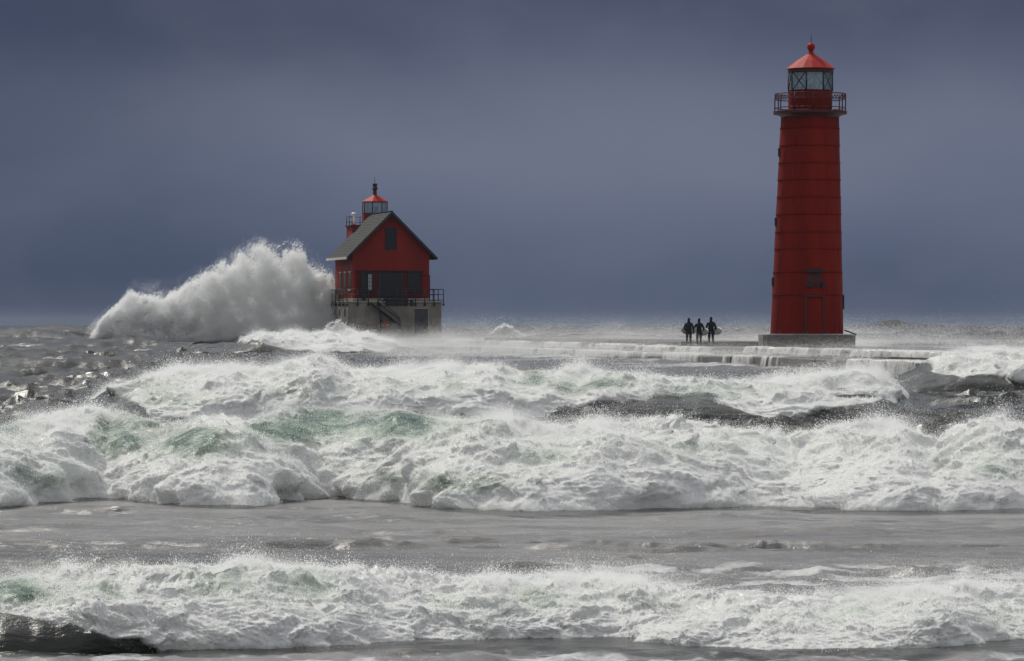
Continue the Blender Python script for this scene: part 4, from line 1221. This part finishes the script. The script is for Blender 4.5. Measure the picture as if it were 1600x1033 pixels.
def surfer(x, y, z, rz, H, step, board_mat, blen, byaw, label, edge_mat='board_dark', bz=0.96, bx=0.30, broll=6, by=-0.02):
    root = empty('person', (x, y, z), rz)
    tag(root, label, 'person', 'surfers walking on the pier')
    k = H / 1.8
    J = []; E_ = []

    def add(p, r_, prev=None):
        J.append((tuple(c * k * (-1 if ci == 0 else 1) for ci, c in enumerate(p)), r_ * k * 1.12 if not isinstance(r_, tuple) else tuple(q * k * 1.12 for q in r_)))
        if prev is not None: E_.append((prev, len(J) - 1))
        return len(J) - 1
    pel = add((0, 0, 0.95), (0.155, 0.12))
    sp = add((0, 0.0, 1.12), (0.145, 0.11), pel)
    ch = add((0, 0.01, 1.33), (0.165, 0.125), sp)
    nk0 = add((0, 0.01, 1.48), (0.085, 0.07), ch)
    nk = add((0, -0.01, 1.60), 0.058, nk0)
    for sx in (-1, 1):
        st_ = step * sx
        hp = add((0.095 * sx, 0, 0.90), 0.095, pel)
        kn = add((0.105 * sx, st_ * 0.5 - 0.02, 0.50), 0.070, hp)
        cf = add((0.108 * sx, st_ * 0.8, 0.34), 0.056, kn)
        an = add((0.11 * sx, st_, 0.09), 0.036, cf)
        he = add((0.11 * sx, st_ + 0.02, 0.045), 0.042, an)
        ft = add((0.13 * sx, st_ - 0.15, 0.035), 0.034, he)
        # arms: bent at the elbow, hands in front of the waist / round the board
        sh = add((0.195 * sx, 0.01, 1.41), 0.075, ch)
        if sx > 0:
            el = add((0.285, 0.05, 1.16), 0.058, sh)
            wr = add((0.31, -0.10, 0.97), 0.042, el)
        else:
            el = add((-0.29, 0.06, 1.16), 0.058, sh)
            wr = add((-0.16, -0.17, 1.05), 0.042, el)
        hd = add((0.32, -0.13, 0.90) if sx > 0 else (-0.07, -0.21, 1.05), (0.038, 0.028), wr)
        base = len(J) - 1
    body = skin_body('body', J, E_, root, 'neoprene')
    # fingers of both gloved hands
    for sx in (-1, 1):
        for q in range(5):
            if sx > 0:
                p0 = Vector((0.32, -0.15 + 0.018 * q, 0.90)); p1 = p0 + Vector((-0.01, -0.01, -0.05)); p2 = p1 + Vector((-0.035, 0, -0.03 + .004 * q))
                if q == 4: p0 = Vector((0.315, -0.09, 0.92)); p1 = p0 + Vector((-.02, .03, -.03)); p2 = p1 + Vector((-.02, .01, -.02))
            else:
                p0 = Vector((-0.07, -0.215, 1.075 - 0.018 * q)); p1 = p0 + Vector((0.045, -0.01, 0)); p2 = p1 + Vector((0.03, 0.025, 0))
                if q == 4: p0 = Vector((-0.10, -0.20, 1.08)); p1 = p0 + Vector((.01, -.02, .035)); p2 = p1 + Vector((.02, 0, .02))
            for p_ in (p0, p1, p2): p_.x *= -1
            skin_body('finger', [(tuple(p0 * k), .010 * k), (tuple(p1 * k), .009 * k), (tuple(p2 * k), .008 * k)], [(0, 1), (1, 2)], root, 'neoprene', 1)
    bm = bmesh.new(); bmesh.ops.create_uvsphere(bm, u_segments=18, v_segments=14, radius=1)
    for v in bm.verts: v.co = Vector((v.co.x * (.088 + .006 * v.co.z), v.co.y * .105 - .01, v.co.z * .128 + 1.685)) * k
    build('hood', bm, 'neoprene', root, True)
    # face inside the hood: nose, brow, mouth and eyes
    bm = bmesh.new()
    bmesh.ops.create_uvsphere(bm, u_segments=16, v_segments=12, radius=1)
    for v in bm.verts:
        v.co = Vector((v.co.x * .055, v.co.y * .025 - .092, v.co.z * .075 + 1.67)) * k
        if abs(v.co.x) < .02 * k and v.co.z > 1.64 * k and v.co.z < 1.68 * k and v.co.y < -.10 * k: v.co.y -= .02 * k
    build('face', bm, 'skin', root, True)
    for sx in (-1, 1):
        bm = bmesh.new(); bmesh.ops.create_uvsphere(bm, u_segments=8, v_segments=6, radius=.010 * k)
        for v in bm.verts: v.co += Vector((sx * .027, -.116, 1.685)) * k
        build('eye', bm, 'neoprene', root, True)
    # surfboard under the arm
    bd = empty('surfboard', (x, y, z), 0)
    M0 = Matrix.Translation((x, y, z)) @ Matrix.Rotation(rz, 4, 'Z') @ Matrix.Translation((-bx * k, by, bz * k)) @ Matrix.Rotation(R(byaw), 4, 'Z') @ Matrix.Rotation(R(broll), 4, 'X')
    bd.matrix_world = M0
    tag(bd, label_board(label), 'surfboard', 'surfboards carried on the pier')
    bm = bmesh.new()
    n = 22; m_ = 10
    rings = []
    for i in range(n + 1):
        u_ = -1 + 2 * i / n
        wv = 0.255 * max(0.0, (1 - abs(u_) ** 2.6)) ** 0.62 + 0.004
        tk = 0.032 * max(0.0, 1 - abs(u_) ** 3) + 0.004
        rk = 0.06 * abs(u_) ** 3 * (1 if u_ > 0 else .4)
        rings.append([bm.verts.new((u_ * blen / 2, tk * math.cos(2 * math.pi * j / m_) + rk, wv * math.sin(2 * math.pi * j / m_))) for j in range(m_)])
    for a_, c_ in zip(rings, rings[1:]):
        for j in range(m_):
            bm.faces.new((a_[j], a_[(j + 1) % m_], c_[(j + 1) % m_], c_[j]))
    bm.faces.new(rings[0][::-1]); bm.faces.new(rings[-1])
    build('deck', bm, board_mat, bd, True)
    bm = bmesh.new()
    box(bm, (blen * 0.05, 0.028, -0.245), (blen * 0.12, 0.042, 0.245))
    build('stripe', bm, edge_mat, bd)
    for q in (-1, 0, 1):
        bm = bmesh.new()
        xx = -blen / 2 + .22 + (0.1 if q else 0)
        v3 = [bm.verts.new(p) for p in ((xx, .03, q * .12 - .004), (xx + .11, .03, q * .12 - .004), (xx - .02, .14, q * .12), (xx, .03, q * .12 + .004), (xx + .11, .03, q * .12 + .004))]
        bm.faces.new((v3[0], v3[1], v3[2])); bm.faces.new((v3[3], v3[2], v3[4])); bm.faces.new((v3[0], v3[2], v3[3])); bm.faces.new((v3[1], v3[4], v3[2])); bm.faces.new((v3[0], v3[3], v3[4], v3[1]))
        build('fin', bm, 'board_dark', bd)
    return root


def label_board(l):
    if 'left' in l: return 'pale surfboard with a dark band held by the surfer on the left'
    if 'middle' in l: return 'pale green surfboard under the arm of the middle surfer'
    return 'pale grey surfboard under the arm of the taller surfer on the right'


simple_mat('skin', (0.20, 0.12, 0.09), 0.6)
surfer(11.05, 240.0, MAINZ + .012, R(186), 1.85, 0.05, 'board_white', 1.15, 16, 'surfer in black wetsuit on the left, holding a pale board with a dark band', 'board_dark', bx=.06, by=-0.36, bz=1.02)
surfer(11.72, 240.6, MAINZ + .012, R(176), 1.82, 0.09, 'board_green', 1.75, -68, 'surfer in black wetsuit in the middle, holding a pale green board')
surfer(12.50, 241.2, MAINZ + .012, R(184), 1.91, 0.12, 'board_white', 1.8, -70, 'taller surfer in black wetsuit on the right, standing a little apart')

# ------------------------------------------------------------------ spray plume against the house
def cloud_points(N, outline, base, D, depth, rad, seed, soft=0.22, holes=0.5, lam=1.6):
    """droplets filling a burst whose upper outline is given in photo pixels"""
    px0, px1 = outline[0][0], outline[-1][0]
    ppm = FPX / D
    out = []
    got = 0
    while got < N:
        n = N * 2
        px = RNG.uniform(px0, px1, n)
        top = interp(outline, px)
        zt = CAM_H - (top - HOR) / ppm; zb = base
        x = (px - 800) / ppm
        u_ = RNG.random(n) ** 0.9 * 1.22
        z = zb + (zt - zb) * u_
        half = depth * np.sqrt(np.clip(1 - (np.clip(u_, 0, 1) * 0.92) ** 2, 0.05, 1)) * np.clip((zt - zb) / 5.0, 0.15, 1)
        yv = RNG.uniform(-1, 1, n)
        y = D + yv * half
        nz = fbm3(x / lam, y / lam, z / lam, 5, seed, 0.6)
        nb_ = fbm3((x - 0.35 * z) / (lam * 0.8), y / lam, z / (lam * 0.9), 5, seed + 20, 0.62)
        edge = (1 - u_) / soft + nb_ * 0.85 + 0.45
        dens = sstep(0.0, 1.0, edge) * (1 - holes + holes * sstep(-0.35, 0.35, nz)) * (1 - 0.5 * np.abs(yv) ** 3)
        dens = dens ** 1.6 * (1 - sstep(0.90, 1.14, u_ + 0.15 * nb_))
        dens *= sstep(px0 - 1, px0 + 30, px) * (1 - 0.0 * px)
        keep = RNG.random(n) < dens
        out.append(np.stack([x, y, z], 1)[keep]); got += keep.sum()
    P = np.concatenate(out)[:N]
    return P, rad * (0.5 + RNG.gamma(1.8, 0.3, N))


outl = [(140, 520), (155, 500), (170, 488), (185, 474), (203, 452), (212, 460), (230, 463), (255, 460), (278, 454), (296, 440), (310, 432), (330, 422), (350, 408), (368, 396), (380, 388), (392, 380), (408, 377), (416, 382), (426, 390), (440, 388), (455, 382), (470, 385), (476, 392), (480, 408), (485, 418), (505, 420), (520, 432), (530, 470), (538, 520)]
P, rr = cloud_points(800000, outl, 0.8, 384.0, 3.0, 0.017, 600, soft=0.42, holes=0.75, lam=1.5)
pl = points_obj('spray_plume', P, rr)
tag(pl, 'huge white burst of spray exploding against the left side of the red house', 'spray', kind='stuff')
# fine haze of droplets blown up around it
P, rr = cloud_points(160000, [(130, 515), (170, 480), (210, 440), (270, 438), (330, 408), (370, 384), (400, 371), (440, 378), (480, 385), (520, 415), (545, 500)], 0.8, 386.0, 4.0, 0.006, 640, soft=0.9, lam=2.5)
pl = points_obj('spray_mist', P, rr)
tag(pl, 'thin veil of fine droplets drifting over the big white burst', 'spray', kind='stuff')


# ------------------------------------------------------------------ wind-blown spindrift over the pier and the far lake
def drift(N, x0px, x1px, D0, D1, z0, zs, rad, seed, clump=0.6):
    out = []; got = 0
    while got < N:
        n = N * 2
        D = RNG.uniform(D0, D1, n); px = RNG.uniform(x0px, x1px, n); x = (px - 800) / FPX * D
        wsp = sstep(-0.5, 0.6, fbm2(x / 7.0, D / 16.0, 4, seed))
        z = z0 + np.minimum(RNG.exponential(1.0, n), RNG.uniform(1.5, 3.6, n)) * zs * (0.25 + 1.2 * wsp)
        nz = fbm3(x / 5.0, D / 7.0, z / 0.8, 4, seed + 7, 0.6)
        ed = sstep(0, 80, px - x0px) * sstep(0, 80, x1px - px)
        keep = RNG.random(n) < ed * (1 - clump + clump * sstep(-0.3, 0.45, nz)) * (0.2 + 0.8 * wsp)
        out.append(np.stack([x, D, z], 1)[keep]); got += keep.sum()
    P = np.concatenate(out)[:N]
    return P, rad * (0.5 + RNG.gamma(1.8, 0.3, N))


mist = []
for args in ((1100000, 560, 1420, 262, 400, 0.9, 0.42, 0.0046, 700), (330000, 560, 1700, 200, 262, 0.85, 0.26, 0.0048, 720), (120000, 1250, 1700, 300, 470, 1.0, 0.40, 0.0065, 740),
             (150000, 500, 1750, 400, 560, 1.2, 0.6, 0.010, 760)):
    mist.append(drift(*args))
P = np.concatenate([a[0] for a in mist]); rr = np.concatenate([a[1] for a in mist])
tag(points_obj('spindrift', P, rr), 'low white spindrift blowing over the pier and the lake behind it', 'spray', kind='stuff')
# spray drifting off the third wave in front of the tower, splash peak behind the pier
P, rr = cloud_points(50000, [(1080, 612), (1160, 590), (1240, 572), (1300, 556), (1345, 550), (1380, 572), (1420, 615)], 0.3, 112.0, 1.2, 0.0055, 800, soft=0.8, lam=.9)
tag(points_obj('crest_spray', P, rr), 'faint spray blowing back off the crest in front of the tower', 'spray', kind='stuff')
P, rr = cloud_points(26000, [(745, 530), (765, 522), (780, 510), (790, 505), (800, 510), (812, 520), (830, 530)], 0.6, 400.0, 1.2, 0.03, 820, soft=0.35, lam=.8)
tag(points_obj('splash', P, rr), 'small pointed splash rising behind the pier, right of the house', 'splash', kind='stuff')
P, rr = cloud_points(30000, [(495, 530), (512, 505), (530, 497), (545, 512), (560, 520), (575, 516), (585, 528)], 0.9, 371.0, 0.7, 0.016, 840, soft=0.6, lam=.6)
tag(points_obj('splash', P, rr), 'ragged splash at the foot of the concrete crib, left corner', 'splash', kind='stuff')

# ------------------------------------------------------------------ air
bm = bmesh.new()
box(bm, (-9900, -9100, -1.8), (9900, 14100, 24.0))
hz_o = build('haze', bm, None)
m, b = new_mat('haze_air')
pv = b.n('ShaderNodeVolumePrincipled', {'Color': (0.32, 0.37, 0.46, 1), 'Density': 0.00006, 'Anisotropy': 0.2})
b.n('ShaderNodeOutputMaterial', {'Volume': pv.outputs[0]})
hz_o.data.materials.append(m)
tag(hz_o, kind='stuff')
